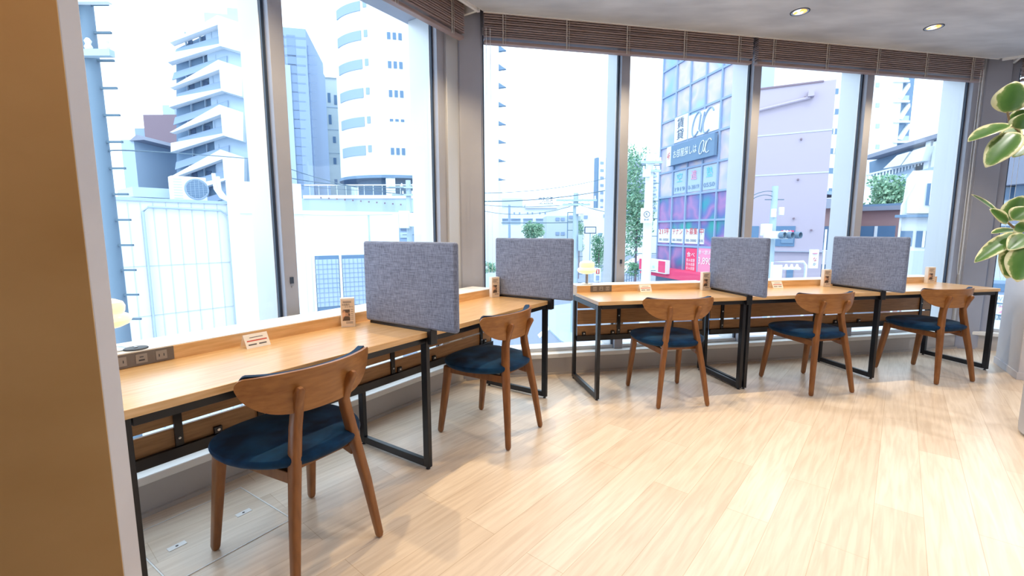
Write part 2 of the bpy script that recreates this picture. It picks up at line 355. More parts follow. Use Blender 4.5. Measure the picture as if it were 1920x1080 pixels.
# ================================================================== DOWNLIGHTS
def downlight(x, y, label):
    r = empty('downlight', (x, y, CEIL)); tag(r, label, 'ceiling light', 'downlights in the ceiling')
    MB().lathe([(.058, -.003), (.064, -.003), (.064, .002), (.058, .002)], 32, cap=False).build('trim_ring', M['dark_plastic'], r, smooth=True)
    MB().lathe([(.057, -.0025), (.052, -.0015), (.046, -.001)], 32, cap=False).build('reflector', M['silver'], r, smooth=True)
    MB().lathe([(.045, -.0018), (.001, -.0016)], 32).build('lamp_lens', M['lens'], r, smooth=True)
M['lens'] = noisy('lamp_lens', (.9, .9, .95), (.9, .45, .08), 14, (3, 1, 1), .3, 1, .45, .55)
nt, N, L, b = nodes(M['lens']); b.inputs['Emission Strength'].default_value = .7; L.new(b.inputs['Base Color'].links[0].from_socket, b.inputs['Emission Color'])
for (u, v), lb in (((1500, 22), 'round recessed downlight nearer the window with the tiled tower, left of the pair'), ((1751, 51), 'round recessed downlight nearer the right corner column, right of the pair')):
    r_ = ray(u, v); p = Vector((0, 0, EYE)) + r_ * ((CEIL - EYE) / r_.z); downlight(p.x, p.y, lb)

# ================================================================== DESKS
def desk(a, s0, t0, L_, mids, label, depth, bars, clips, sockets):
    r = empty('window_desk', W(a, s0, t0), a); tag(r, label, 'desk')
    MB().box(0, L_, 0, .485, .693, .72).build('tabletop', M['desk_wood'], r, .002)
    MB().box(.012, L_ - .012, .4865, depth, .772, .776).build('shelf_top', M['ledge'], r, label='white top of the back shelf')
    MB().box(.012, L_ - .012, .485, depth, .693, .7735).build('back_shelf', M['desk_wood'], r, .002)
    for x in [0.001] + mids + [L_ - .026]:
        f = MB(); w_ = .025
        f.box(x, x + w_, .012, .05, .012, .692).box(x, x + w_, .515, .553, .012, .692).box(x, x + w_, .05, .515, .012, .05).box(x, x + w_, .05, .515, .654, .692)
        fo = f.build('end_frame', M['steel'], r, .002)
        for y in (.031, .534): MB().lathe([(.011, 0), (.011, .004), (.006, .004), (.006, .0125)], 12, (x + w_ / 2, y, 0)).build('foot', M['dark_plastic'], fo)
    MB().box(.03, L_ - .03, .014, .036, .664, .6925).build('front_rail', M['steel'], r, .001)
    MB().box(.02, L_ - .02, .484, .502, .322, .366).build('back_rail', M['steel'], r, .001)
    for z0, z1 in ((.352, .443), (.457, .574), (.588, .688)):
        MB().box(.028, L_ - .028, .503, .518, z0, z1).build('slat', M['slat_wood'], r, .001)
    for x in bars:
        bo = MB().box(x - .014, x + .014, .493, .5025, .366, .69).build('slat_bracket', M['steel'], r)
        for z in (.40, .52, .63): MB().lathe([(.005, 0), (.005, .004), (.001, .005)], 10).build('bolt', M['bolt'], bo).location = (x, .493, z)
        for ch in children(bo): ch.rotation_euler = (R(90), 0, 0)
    for x in clips:
        co = MB().box(x - .016, x + .016, .490, .5025, .366, .396).build('slat_clip', M['steel'], r, .003)
        bb = MB().lathe([(.006, 0), (.006, .004), (.001, .005)], 10).build('bolt', M['bolt'], co); bb.location = (x, .490, .383); bb.rotation_euler = (R(90), 0, 0)
    for x, wd in sockets:
        so_ = MB().box(x, x + wd, .4815, .4855, .722, .773).build('socket_strip', M['grey_plastic'], r, .001, label='grey power strip let into the back shelf')
        for i in range(3):
            cx = x + wd * (.2 + .3 * i)
            pl = MB().box(cx - wd * .085, cx + wd * .085, .4800, .4815, .731, .764).build('usb_socket' if i == 1 else 'power_socket', M['grey_plastic2'], so_)
            h = MB()
            if i == 1: h.box(cx - .009, cx + .009, .4795, .4800, .739, .744).box(cx - .006, cx + .006, .4795, .4800, .752, .755)
            else:
                for dx in (-.0075, .0075): h.box(cx + dx - .0014, cx + dx + .0014, .4795, .4800, .742, .752)
            h.build('slots', M['dark_plastic'], so_)
    return r
S1, TT1, TT2 = .40, 1.558, 2.955
desk(A1, S1, TT1, 2.415, [1.188], 'long oak two-seat window desk at the left window wall, nearest the pillar', .69, (.30, .62, 1.06, 1.40, 2.26), (.12, .44, .66, .98, 1.10, 1.45, 1.75, 2.30), [(.10, .205), (1.28, .19)])
desk(A2, 1.20, TT2, 1.18, [], 'short single-seat oak window desk with both black end frames standing free', .655, (.38, .86), (.08, .33, .48, .80, 1.08), [(.125, .18)])
desk(A2, 2.395, TT2, 2.41, [1.185], 'long oak two-seat window desk ending at the right corner column', .655, (.14, 1.08, 1.34, 2.26), (.34, .66, .98, 1.30, 1.56, 1.9), [(.08, .18), (1.27, .18)])

# ================================================================== DESK DIVIDERS
def divider(a, s, t0, t1, label):
    r = empty('desk_divider', W(a, s, t0, .72), a); tag(r, label, 'divider', 'grey fabric dividers clamped to the desks')
    d = t1 - t0
    MB().box(-.0175, .0175, 0, d, .013, .438).build('panel', M['fabric'], r, .014, seg=4)
    MB().box(-.012, .012, .17, d - .03, .0005, .0135).build('mounting_strip', M['steel'], r)
    MB().box(-.022, .022, .155, .181, -.060, .0165).build('clamp', M['steel'], r, .002)
    return r
divider(A1, 1.602, 1.372, 2.012, 'grey fabric desk divider, largest and leftmost, beside the nearest chair')
divider(A1, 2.800, 1.372, 2.012, 'grey fabric desk divider at the far end of the left desk, before the corner column')
divider(A2, 2.386, 2.790, 3.430, 'grey fabric desk divider between the short desk and the long desk on the right')
divider(A2, 3.592, 2.790, 3.430, 'grey fabric desk divider in the middle of the right-hand long desk')

# ================================================================== CHAIRS
def seat_outline(k=1.0, n=48):
    # local outline of the seat: wide rounded front, narrower rear
    pts = []
    for i in range(n):
        t = 2 * pi * i / n; c_, s_ = cos(t), sin(t)
        x = math.copysign(abs(c_) ** .66, c_); y = math.copysign(abs(s_) ** .74, s_)
        wd = .266 - .012 * (1 - y) - .055 * max(0, -y) ** 1.3
        pts.append((x * wd * k, y * .232 * k + .008))
    return pts
def make_chair():
    r = empty('desk_chair', (0, 0, 0))
    # cushion
    mb = MB(); rings = [(.80, .408), (.92, .418), (.985, .432), (1.0, .444), (.985, .453), (.90, .461), (.6, .467), (.2, .468)]
    n = 48
    vs = []; fs = []
    for k, z in rings: 
        for x, y in seat_outline(k, n): vs.append((x, y, z + .02 * max(0, y / .23) ** 2 * .5 - .006 * (1 - k)))
    for j in range(len(rings) - 1):
        for i in range(n): fs.append((j * n + i, j * n + (i + 1) % n, (j + 1) * n + (i + 1) % n, (j + 1) * n + i))
    fs.append(tuple(range(n - 1, -1, -1))); fs.append(tuple((len(rings) - 1) * n + i for i in range(n)))
    mb.add(vs, fs).build('seat', M['navy'], r, smooth=True, label='navy velvet seat cushion')
    # frame under the seat
    fr_ = MB()
    for sx in (-1, 1): fr_.bar((sx * .182, .172, .398), (sx * .124, -.178, .378), .022, .042)
    fr_.bar((-.17, .175, .398), (.17, .175, .398), .022, .03, side=(0, 1, 0)); fr_.bar((-.115, -.150, .402), (.115, -.150, .402), .022, .028, side=(0, 1, 0))
    fr_.build('seat_frame', M['chair_wood'], r, .003)
    for sx in (-1, 1):
        MB().chain([(sx * .205, .235, .004), (sx * .2045, .2345, .016), (sx * .190, .195, .30), (sx * .185, .180, .414)], [(.022, .024), (.028, .030), (.036, .044), (.040, .052)], power=.45).build('front_leg', M['chair_wood'], r, smooth=True)
        MB().chain([(sx * .180, -.240, .004), (sx * .1795, -.2395, .016), (sx * .150, -.212, .25), (sx * .120, -.184, .44), (sx * .102, -.172, .55), (sx * .095, -.172, .592), (sx * .099, -.192, .645), (sx * .106, -.218, .690), (sx * .1065, -.221, .698)],
                   [(.020, .022), (.026, .028), (.032, .038), (.034, .046), (.034, .044), (.034, .042), (.031, .036), (.026, .028), (.014, .014)], power=.5).build('rear_leg', M['chair_wood'], r, smooth=True)
    # curved backrest: arc in plan, D-shaped in elevation, leaning back
    def shell(y_off, th, inset, name, m, lab=None, puff=0):
        nu, nv = 40, 8; out_, inn = [], []
        for i in range(nu + 1):
            q = sin(pi / 2 * (-1 + 2 * i / nu)); ang = q * R(39) * (1 - inset * .02); Rr = .42
            x = Rr * sin(ang); y0 = -.205 + Rr * (1 - cos(ang))
            e = abs(q); top = .750 - .004 * e ** 2 + inset * (-.004 + .014 * e ** 3); bot = .600 + .098 * e ** 3.8 + inset * .012
            if e > .91:
                h_ = sqrt(max(0, 1 - ((e - .91) / .09) ** 2)) * .92 + .08; mid_ = .719; top = mid_ + (top - mid_) * h_; bot = mid_ - (mid_ - bot) * h_
            nx, ny = sin(ang), -cos(ang)
            for j in range(nv + 1):
                z = bot + (top - bot) * j / nv; lean = -.10 * (z - .66)
                rr_ = (1 - (2 * j / nv - 1) ** 4) * puff * (1 - e ** 14) * (.7 + 1.0 * e * e)
                out_.append((x - nx * y_off, y0 - ny * y_off + lean, z)); inn.append((x - nx * (y_off + th + rr_), y0 - ny * (y_off + th + rr_) + lean, z))
        n1 = len(out_); vs = out_ + inn; fs = []; k = nv + 1
        for i in range(nu):
            for j in range(nv):
                a_ = i * k + j; fs.append((a_, a_ + k, a_ + k + 1, a_ + 1)); fs.append((n1 + a_, n1 + a_ + 1, n1 + a_ + k + 1, n1 + a_ + k))
            for j in (0, nv):
                a_ = i * k + j; fs.append((a_, n1 + a_, n1 + a_ + k, a_ + k))
        for i in (0, nu):
            for j in range(nv): a_ = i * k + j; fs.append((a_, a_ + 1, n1 + a_ + 1, n1 + a_))
        return MB().add(vs, fs).build(name, M[m], r, .003, True, label=lab)
    shell(0, .013, 0, 'backrest', 'back_wood')
    shell(.0135, .022, 1, 'back_cushion', 'navy', 'navy cushion on the inside of the back', .012)
    return r
chairs = [(-.829, 1.662, 58, 'brown wooden chair with navy seat, nearest and largest, at the left desk'),
          (-.126, 2.691, 57, 'brown wooden chair with navy seat just right of the largest divider'),
          (1.143, 3.263, 8, 'brown wooden chair with navy seat at the short single desk'),
          (2.323, 3.503, 11.3, 'brown wooden chair with navy seat between the two right-hand dividers'),
          (3.474, 3.751, 11, 'brown wooden chair with navy seat at the right end, nearest the corner column')]
proto = make_chair()
for i, (x, y, rz, lb) in enumerate(chairs):
    o = proto if i == 0 else copy_tree(proto)
    o.location = (x, y, 0); o.rotation_euler = (0, 0, R(rz)); tag(o, lb, 'chair', 'chairs along the window desks')

# ================================================================== CARDS ON THE DESKS
def standee():
    r = empty('info_stand', (0, 0, 0))
    MB().box(-.034, .034, -.018, .018, 0, .150).build('holder', M['card'], r, .001, label='white upright card block')
    MB().box(-.031, .031, -.0195, -.018, .006, .143).build('printed_card', M['card_beige'], r, label='beige printed front')
    MB().box(-.026, .010, -.0203, -.0195, .034, .092).build('picture', M['photo_brown'], r)
    lettering('利用案内', .012, M['ink'], r, (-.008, -.0203, .116), .036); lettering('ひと休み', .009, M['ink'], r, (.006, -.0203, .105), .04)
    tx = MB()
    for z in (.132, .127): tx.box(-.022, .018, -.0202, -.0195, z, z + .002)
    for z in (.04, .05, .06, .07, .08, .09): tx.box(.014, .027, -.0202, -.0195, z, z + .002)
    for z in (.020, .026): tx.box(-.010, .024, -.0202, -.0195, z, z + .002)
    tx.build('small_print', M['ink'], r)
    return r
st0 = standee()
sts = [(A1, 1.462, 1.995, 38, 'white info stand with a beige card leaning by the largest divider'), (A1, 2.735, 1.985, 22, 'white info stand beside the far divider of the left desk'),
       (A2, 2.300, 3.375, 0, 'white info stand on the short single desk, left of its divider'), (A2, 3.480, 3.375, 8, 'white info stand left of the divider in the middle of the right-hand desk'),
       (A2, 4.640, 3.395, 10, 'white info stand at the right end of the right-hand desk')]
for i, (a, s, t, rz, lb) in enumerate(sts):
    o = st0 if i == 0 else copy_tree(st0)
    o.location = W(a, s, t, .7205); o.rotation_euler = (0, 0, a - R(rz)); tag(o, lb, 'sign', 'info stands on the desks')
def price_tent():
    r = empty('acrylic_tent_sign', (0, 0, 0))
    v = MB().add([(-.05, -.028, 0), (.05, -.028, 0), (.05, 0, .055), (-.05, 0, .055), (-.05, -.026, 0), (.05, -.026, 0), (.05, .0015, .0545), (-.05, .0015, .0545)],
                 [(0, 1, 2, 3), (7, 6, 5, 4), (0, 4, 5, 1), (1, 5, 6, 2), (2, 6, 7, 3), (3, 7, 4, 0)])
    v.build('card', M['card'], r, label='white price card')
    MB().add([(-.05, .030, 0), (.05, .030, 0), (.05, .002, .055), (-.05, .002, .055), (-.05, .028, 0), (.05, .028, 0), (.05, 0, .055), (-.05, 0, .055)],
             [(0, 1, 2, 3), (7, 6, 5, 4), (0, 4, 5, 1), (1, 5, 6, 2), (2, 6, 7, 3), (3, 7, 4, 0)]).build('acrylic_back', M['acrylic'], r)
    tl = -math.atan2(.028, .055)
    def line(z0, z1, x0, x1, m, n):
        ys = [-.0284 + .028 * z / .055 for z in (z0, z1)]
        MB().add([(x0, ys[0], z0), (x1, ys[0], z0), (x1, ys[1], z1), (x0, ys[1], z1)], [(0, 1, 2, 3)]).build(n, M[m], r)
    line(.026, .031, -.042, .042, 'red_ink', 'red_line'); line(.040, .0425, -.028, .028, 'ink', 'heading_line')
    line(.011, .016, -.040, -.006, 'ink', 'small_print'); line(.011, .016, .004, .036, 'ink', 'small_print')
    return r
pt = price_tent()
pts_ = [(A1, .985, 1.985, 0, 'small white tent sign with a red line on the left desk, near the nearest chair'), (A2, 1.775, 3.40, 0, 'small white tent sign on the short single desk'),
        (A2, 2.99, 3.385, 0, 'small white tent sign on the right-hand desk, right of the first divider')]
for i, (a, s, t, rz, lb) in enumerate(pts_):
    o = pt if i == 0 else copy_tree(pt)
    o.location = W(a, s, t, .7205); o.rotation_euler = (0, 0, a); tag(o, lb, 'sign', 'tent signs on the desks')

# ================================================================== TABLE LAMPS, GROMMET
def table_lamp():
    r = empty('table_lamp', (0, 0, 0))
    MB().lathe([(.052, 0), (.052, .004), (.045, .009), (.012, .012)], 32).build('base', M['silver'], r, smooth=True)
    MB().lathe([(.014, .010), (.013, .085)], 20).build('stem', M['silver'], r, smooth=True)
    MB().lathe([(.010, .083), (.045, .088), (.070, .100), (.078, .115), (.072, .130), (.056, .140), (.060, .146), (.062, .165), (.056, .180), (.035, .190), (.001, .193)], 36).build('glass_shade', M['lamp_glow'], r, smooth=True, label='warm cream two-lobed glass shade')
    return r
tl = table_lamp(); tl.location = W(A2, 1.325, 3.53, .775); tag(tl, 'cream mushroom table lamp glowing on the back shelf of the short desk', 'lamp', 'mushroom table lamps')
t2 = copy_tree(tl); t2.location = W(A1, .535, 2.135, .775); tag(t2, 'cream mushroom table lamp half hidden by the pillar at the left', 'lamp', 'mushroom table lamps')
g = empty('wireless_charger', W(A1, .603, 2.088, .775), A1); tag(g, 'dark round pad on the back shelf of the left desk, above the power strip', 'charger')
MB().lathe([(.036, 0), (.038, .003), (.036, .006), (.030, .007)], 32).build('pad', M['dark_plastic'], g, smooth=True)
MB().lathe([(.006, .0075), (.006, .010), (.001, .011)], 14).build('button', M['silver'], g, smooth=True)

# ================================================================== FLOOR HATCH
M['lid'] = M['floor'].copy(); [n_ for n_ in M['lid'].node_tree.nodes if n_.type == 'MAPPING'][0].inputs['Rotation'].default_value = (0, 0, R(6.55))
h = empty('floor_hatch', W(A1, .54, 1.775, 0), A1); tag(h, 'square floor access hatch with metal edges under the nearest chair', 'hatch')
MB().box(.006, .434, .006, .429, .0004, .0018).build('hatch_lid', M['lid'], h)
e = MB()
for x0, x1, y0, y1 in ((0, .44, 0, .0045), (0, .44, .4305, .435), (0, .0045, 0, .435), (.4355, .44, 0, .435)): e.box(x0, x1, y0, y1, .0004, .0026)
e.build('edge_trim', M['white_plastic'], h)
for x, y in ((.095, .21), (.345, .215)):
    lt = MB().box(x - .030, x + .030, y - .014, y + .014, .0018, .0034).build('latch', M['white_plastic'], h)
    MB().lathe([(.005, .0034), (.005, .0042), (.001, .0043)], 12, (x, y, 0)).build('screw', M['ink'], lt)

# ================================================================== RUBBER PLANT
m = mat('variegated_leaf', (.1, .25, .05), .35, spec=.6); nt, N, L, b = nodes(m)
tc = N.new('ShaderNodeTexCoord'); sx = N.new('ShaderNodeSeparateXYZ'); L.new(tc.outputs['UV'], sx.inputs[0])
nz = N.new('ShaderNodeTexNoise'); nz.inputs['Scale'].default_value = 28; nz.inputs['Detail'].default_value = 3; L.new(tc.outputs['Object'], nz.inputs[0])
ad = N.new('ShaderNodeMath'); ad.operation = 'ADD'; ml = N.new('ShaderNodeMath'); ml.operation = 'MULTIPLY_ADD'; ml.inputs[1].default_value = .75; ml.inputs[2].default_value = -.37
L.new(nz.outputs[0], ml.inputs[0]); L.new(sx.outputs[0], ad.inputs[0]); L.new(ml.outputs[0], ad.inputs[1])
cr = N.new('ShaderNodeValToRGB'); cr.color_ramp.interpolation = 'LINEAR'
els = cr.color_ramp.elements; els[0].position = .0; els[0].color = (.055, .15, .025, 1); els[1].position = 1; els[1].color = (.75, .72, .42, 1)
e_ = els.new(.5); e_.color = (.085, .19, .035, 1); e_ = els.new(.74); e_.color = (.22, .30, .09, 1); e_ = els.new(.82); e_.color = (.75, .72, .42, 1)
L.new(ad.outputs[0], cr.inputs[0]); L.new(cr.outputs[0], b.inputs['Base Color']); M['leaf'] = m
M['stem'] = mat('plant_stem', (.25, .17, .09), .7); M['soil'] = noisy('soil', (.03, .02, .015), (.09, .06, .04), 40, rough=1)
PL = Vector((3.21, 2.476, 0)); pr = empty('potted_rubber_plant', PL); tag(pr, 'variegated rubber plant with cream-edged green leaves at the right edge, in a grey pot', 'plant')
M['pot'] = noisy('grey_pot', (.42, .42, .46), (.50, .50, .54), 4, rough=.6)
MB().lathe([(.200, 0), (.222, .02), (.224, .06), (.224, .42), (.205, .42), (.205, .37), (.001, .365)], 48).build('pot', M['pot'], pr, smooth=True)
MB().lathe([(.203, .36), (.203, .378), (.001, .385)], 32).build('soil', M['soil'], pr)
def leaf(b0, tip, wd, face, cup=.12, curl=.1, parent=pr, off=PL, dark=0):
    b0, tip = Vector(b0) - off, Vector(tip) - off; ax = (tip - b0); Ln = ax.length; ax.normalize()
    f = Vector(face); f = (f - ax * f.dot(ax)).normalized(); sd_ = ax.cross(f)
    nu, nv = 12, 6; vs = []; uv = []; fs = []
    for i in range(nu + 1):
        t = i / nu; wv = wd * (sin(pi * min(1, t ** .85 * .98 + .01)) ** .72) * (1 if t < .96 else .55)
        for j in range(nv + 1):
            q = -1 + 2 * j / nv
            p = b0 + ax * (t * Ln) + sd_ * (q * wv / 2) + f * (abs(q) * wv * cup - curl * Ln * (t ** 2)) 
            vs.append(p); uv.append((max(abs(q), abs(2 * t - 1) ** 3), t))
    for i in range(nu):
        for j in range(nv): a_ = i * (nv + 1) + j; fs.append((a_, a_ + 1, a_ + nv + 2, a_ + nv + 1))
    me = bpy.data.meshes.new('leaf'); me.from_pydata([tuple(v) for v in vs], [], fs); me.materials.append(M['leaf']); ul = me.uv_layers.new(name='UV')
    for lp in me.loops: ul.data[lp.index].uv = uv[lp.vertex_index]
    for p in me.polygons: p.use_smooth = True
    o = bpy.data.objects.new('leaf', me); C.objects.link(o); o.parent = parent
    so_ = o.modifiers.new('thick', 'SOLIDIFY'); so_.thickness = .0012; return o
cf = (-.7, -.65, .2)
LV = [((1889, 212), (1905, 152), 2.48, .150, (-.6, -.75, .1)), ((1886, 208), (1874, 170), 2.56, .075, (-.9, .1, .3)), ((1893, 232), (1818, 257), 2.45, .10, (0, -.45, 1)),
      ((1893, 228), (1925, 205), 2.60, .06, (-.3, -.9, .3)), ((1911, 243), (1926, 212), 2.42, .10, cf), ((1908, 240), (1878, 270), 2.5, .085, cf), ((1908, 248), (1851, 308), 2.42, .125, (-.5, -.7, .5)),
      ((1925, 262), (1902, 292), 2.45, .09, (-.2, -.8, .6)), ((1881, 410), (1832, 360), 2.46, .060, (-.5, -.5, .8)), ((1890, 418), (1862, 392), 2.42, .06, (-.6, -.5, .4)), ((1888, 415), (1918, 366), 2.5, .10, cf), ((1898, 412), (1930, 388), 2.4, .09, (-.4, -.7, .5)),
      ((1902, 424), (1926, 430), 2.45, .08, cf), ((1910, 432), (1862, 432), 2.52, .07, (-.2, -.4, 1)), ((1908, 436), (1831, 486), 2.44, .085, (.3, -.45, .9)), ((1925, 440), (1893, 466), 2.4, .09, cf),
      ((1918, 452), (1890, 520), 2.43, .14, (-.55, -.8, .15)), ((1925, 458), (1908, 527), 2.36, .13, cf), ((1930, 300), (1970, 260), 2.45, .12, cf), ((1950, 350), (1990, 300), 2.4, .12, cf), ((1960, 420), (2010, 380), 2.4, .12, cf), ((1950, 200), (1985, 150), 2.5, .13, cf)]
for (b0, tp, D, wd, fc) in LV: leaf(at(*b0, D), at(*tp, D - .03), wd, fc)
def stem(pts, r, name='branch'): MB().tube([Vector(p) - PL for p in pts], r, 8).build(name, M['stem'], pr, smooth=True)
stem([at(1960, 320, 2.45), at(1925, 262, 2.46), at(1908, 244, 2.48), at(1893, 230, 2.48), at(1889, 210, 2.48)], .005)
stem([at(1975, 520, 2.45), at(1925, 448, 2.45), at(1905, 430, 2.45), at(1882, 411, 2.46)], .006)
stem([PL + Vector((0, 0, .37)), PL + Vector((-.02, .01, .9)), at(1975, 520, 2.45), at(1990, 420, 2.45), at(1960, 320, 2.45), at(1950, 200, 2.5)], .011, 'trunk')

# ================================================================== OUTSIDE
GZ = -3.8
X = {}
def xm(k, c, **kw): X[k] = mat('outside_' + k, c, kw.pop('rough', .8), **kw); return X[k]
xm('white', (.76, .79, .82)); xm('cream', (.52, .60, .62)); xm('blue_grey', (.27, .36, .52)); xm('dark', (.07, .12, .22)); xm('mid', (.15, .24, .36))  # outdoor tones lifted and blued: distance haze is mixed into these colours
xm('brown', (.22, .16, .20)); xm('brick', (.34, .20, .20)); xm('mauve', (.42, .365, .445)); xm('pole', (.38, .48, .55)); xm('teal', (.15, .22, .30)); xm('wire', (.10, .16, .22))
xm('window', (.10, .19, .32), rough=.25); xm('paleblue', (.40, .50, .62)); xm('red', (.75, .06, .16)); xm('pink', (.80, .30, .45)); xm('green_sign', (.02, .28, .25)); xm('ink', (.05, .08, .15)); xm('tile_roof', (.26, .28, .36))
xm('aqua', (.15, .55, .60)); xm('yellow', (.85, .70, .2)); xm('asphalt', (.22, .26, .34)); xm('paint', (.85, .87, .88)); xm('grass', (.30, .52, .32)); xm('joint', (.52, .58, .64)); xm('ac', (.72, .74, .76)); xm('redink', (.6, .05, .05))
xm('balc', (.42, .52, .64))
X['foliage'] = noisy('outside_foliage', (.05, .22, .12), (.28, .50, .30), 3, rough=.8)
X['foliage2'] = noisy('outside_foliage_pale', (.14, .34, .22), (.42, .60, .42), 3, rough=.8)
ground = MB().box(-120, 160, 2, 260, GZ - .2, GZ).build('ground', X['asphalt'], kind='structure')

class Face:
    "a facade: local x runs along it to the right, -y towards the room, z up from the street"
    def __init__(s, name, uL, DL, uR, DR=None, yaw=None, label=None, cat='building', group=None, z0=GZ):
        pl = at(uL, 433, DL) if True else None; s.PL = Vector((pl.x, pl.y, 0))
        if DR is None:   # far end found along a heading
            d = Vector((sin(R(yaw)), cos(R(yaw)), 0)); r_ = at(uR, 433, 1)
            k = -(s.PL.x * r_.y - s.PL.y * r_.x) / (d.x * r_.y - d.y * r_.x); s.PR = s.PL + d * k
        else: pr_ = at(uR, 433, DR); s.PR = Vector((pr_.x, pr_.y, 0))
        d = s.PR - s.PL; s.L = d.length; s.ang = atan2(d.y, d.x); s.ex = d.normalized(); s.ey = Vector((-s.ex.y, s.ex.x, 0)); s.z0 = z0
        s.root = empty(name, (s.PL.x, s.PL.y, z0), s.ang)
        if label: tag(s.root, label, cat, group)
    def p(s, u, v, y=0):
        r_ = ray(u, v); o = Vector((0, 0, EYE)); q = s.PL + s.ey * y
        k = (q - o).dot(s.ey) / r_.dot(s.ey); w_ = o + r_ * k
        return ((w_ - s.PL).dot(s.ex), w_.z - s.z0)
    def z(s, u, v, y=0): return s.p(u, v, y)[1]
    def box(s, name, m, x0, x1, y0, y1, z0, z1, parent=None, bevel=0, label=None): return MB().box(x0, x1, y0, y1, z0, z1).build(name, X[m], parent or s.root, bevel, label=label)
    def rect(s, name, m, u0, v0, u1, v1, y=-.05, y1=.05, parent=None, label=None):
        a_ = s.p(u0, v0, y); b_ = s.p(u1, v1, y); return s.box(name, m, min(a_[0], b_[0]), max(a_[0], b_[0]), y, y1, min(a_[1], b_[1]), max(a_[1], b_[1]), parent, label=label)
    def poly(s, name, m, pts, y=-.1, y1=.0, parent=None): return MB().prism([s.p(u, v, y) for u, v in pts], y, y1).build(name, X[m], parent or s.root)
    def text(s, body, m, u, v, w_px, size, y=-.1, **kw):
        x, z_ = s.p(u, v, y); x2 = s.p(u + w_px, v, y)[0]; return lettering(body, size, X[m], s.root, (x, y, z_), abs(x2 - x) if w_px else None, **kw)

# --- far tower with skewed white balcony bands
f = Face('balcony_tower', 322, 60, 470, 62, label='tall apartment tower with skewed white bands and dark blue balconies', cat='building')
xa = f.p(412, 433)[0]
f.poly('tower_core', 'mid', [(332, 420), (330, 92), (412, 52), (412, 420)], 1.0, 14); f.box('side_wall', 'paleblue', xa, f.L + 4, .5, 14, 0, f.z(430, 24))
f.rect('roof_block', 'paleblue', 425, 14, 462, 40, 2, 8)
for k in range(4):
    dy = k * 84
    f.poly('white_band', 'white', [(318, 80 + dy), (407 + k * 2, 28 + dy), (452 + k * 2, 43 + dy), (452 + k * 2, 97 + dy), (413 + k * 3, 86 + dy), (314 + k * 3, 117 + dy), (314 + k * 3, 100 + dy), (411 + k * 3, 82 + dy), (408 + k * 3, 46 + dy), (318 + k * 3, 80 + dy)][:10], -.6, .6)
    if k < 4:
        f.poly('balcony_rail', 'blue_grey', [(330 + 2 * k, 92 + dy), (410 + 3 * k, 68 + dy), (411 + 3 * k, 82 + dy), (328 + 3 * k, 98 + dy)], .3, .5)
        f.poly('balcony_rail', 'blue_grey', [(326 + 2 * k, 136 + dy), (425 + 2 * k, 104 + dy), (425 + 2 * k, 117 + dy), (322 + 3 * k, 150 + dy)], .3, .5)
        for u in (345, 372, 395):
            f.rect('partition', 'paleblue', u + 3 * k, 58 + dy, u + 3 + 3 * k, 88 + dy, .4, 1.0); f.rect('partition', 'paleblue', u + 8 + 3 * k, 102 + dy, u + 11 + 3 * k, 132 + dy, .4, 1.0)
            f.rect('balcony_window', 'dark', u + 6 + 3 * k, 68 + dy, u + 16 + 3 * k, 82 + dy, .9, 1.0)
# --- brown block
f = Face('brown_block', 267, 75, 350, 75, label='brown apartment block with a rooftop water tank', cat='building')
f.box('wall', 'brown', f.p(286, 400)[0], f.L, 0, 12, 0, f.z(300, 215)); f.box('side_wall', 'blue_grey', 0, f.p(286, 400)[0], .5, 12, 0, f.z(275, 239))
f.rect('water_tank', 'paleblue', 304, 197, 328, 216, 1, 5)
f = Face('grey_house', 244, 60, 268, 60, label='low pale house left of the brown block', cat='building'); f.box('wall', 'paleblue', 0, f.L, 0, 8, 0, f.z(250, 262))
f.poly('roof', 'tile_roof', [(242, 264), (256, 252), (270, 262)], -.3, 8)
# --- steel lattice-like utility pole at the far left
def pole(name, u, D, vtop, r, label, m='pole', arms=(), boxes=(), rungs=0, cat='utility pole'):
    p = at(u, 433, D); r_ = empty(name, (p.x, p.y, GZ)); tag(r_, label, cat); top = at(u, vtop, D).z - GZ
    MB().lathe([(r * 1.15, 0), (r, top * .5), (r * .8, top)], 16).build('pole', X[m], r_, smooth=True)
    for (v, w_, m_) in arms:
        z = at(u, v, D).z - GZ; ar = MB().box(-w_ / 2, w_ / 2, -r - .09, -r, z - .045, z + .045).build('cross_arm', X[m_], r_)
        for k in range(4):
            x = -w_ / 2 + .08 + k * (w_ - .16) / 3; MB().lathe([(.035, 0), (.05, .04), (.03, .08), (.045, .12), (.02, .16)], 10, (x, -r - .045, z + .045)).build('insulator', X['white'], ar)
    for (du, v0, v1, wd, m_) in boxes:
        z0, z1 = at(u, v1, D).z - GZ, at(u, v0, D).z - GZ; x = du * D / F_PX; MB().box(x - wd / 2, x + wd / 2, -r - wd * .7, -r, z0, z1).build('equipment_box', X[m_], r_, .02)
    for k in range(rungs):
        z = 2.5 + (top - 3) * k / max(1, rungs - 1); MB().box(-r - .22, r + .22, -.015, .015, z, z + .03).build('climbing_rung', X['wire'], r_)
    return r_
pole('utility_pole', 206, 7.0, -60, .115, 'thick blue-green utility pole at the far left behind the pillar', 'teal', ((10, 1.0, 'white'), (108, .9, 'pole')), ((-18, 20, 50, .2, 'pole'), (-22, 150, 210, .1, 'wire')), 16)
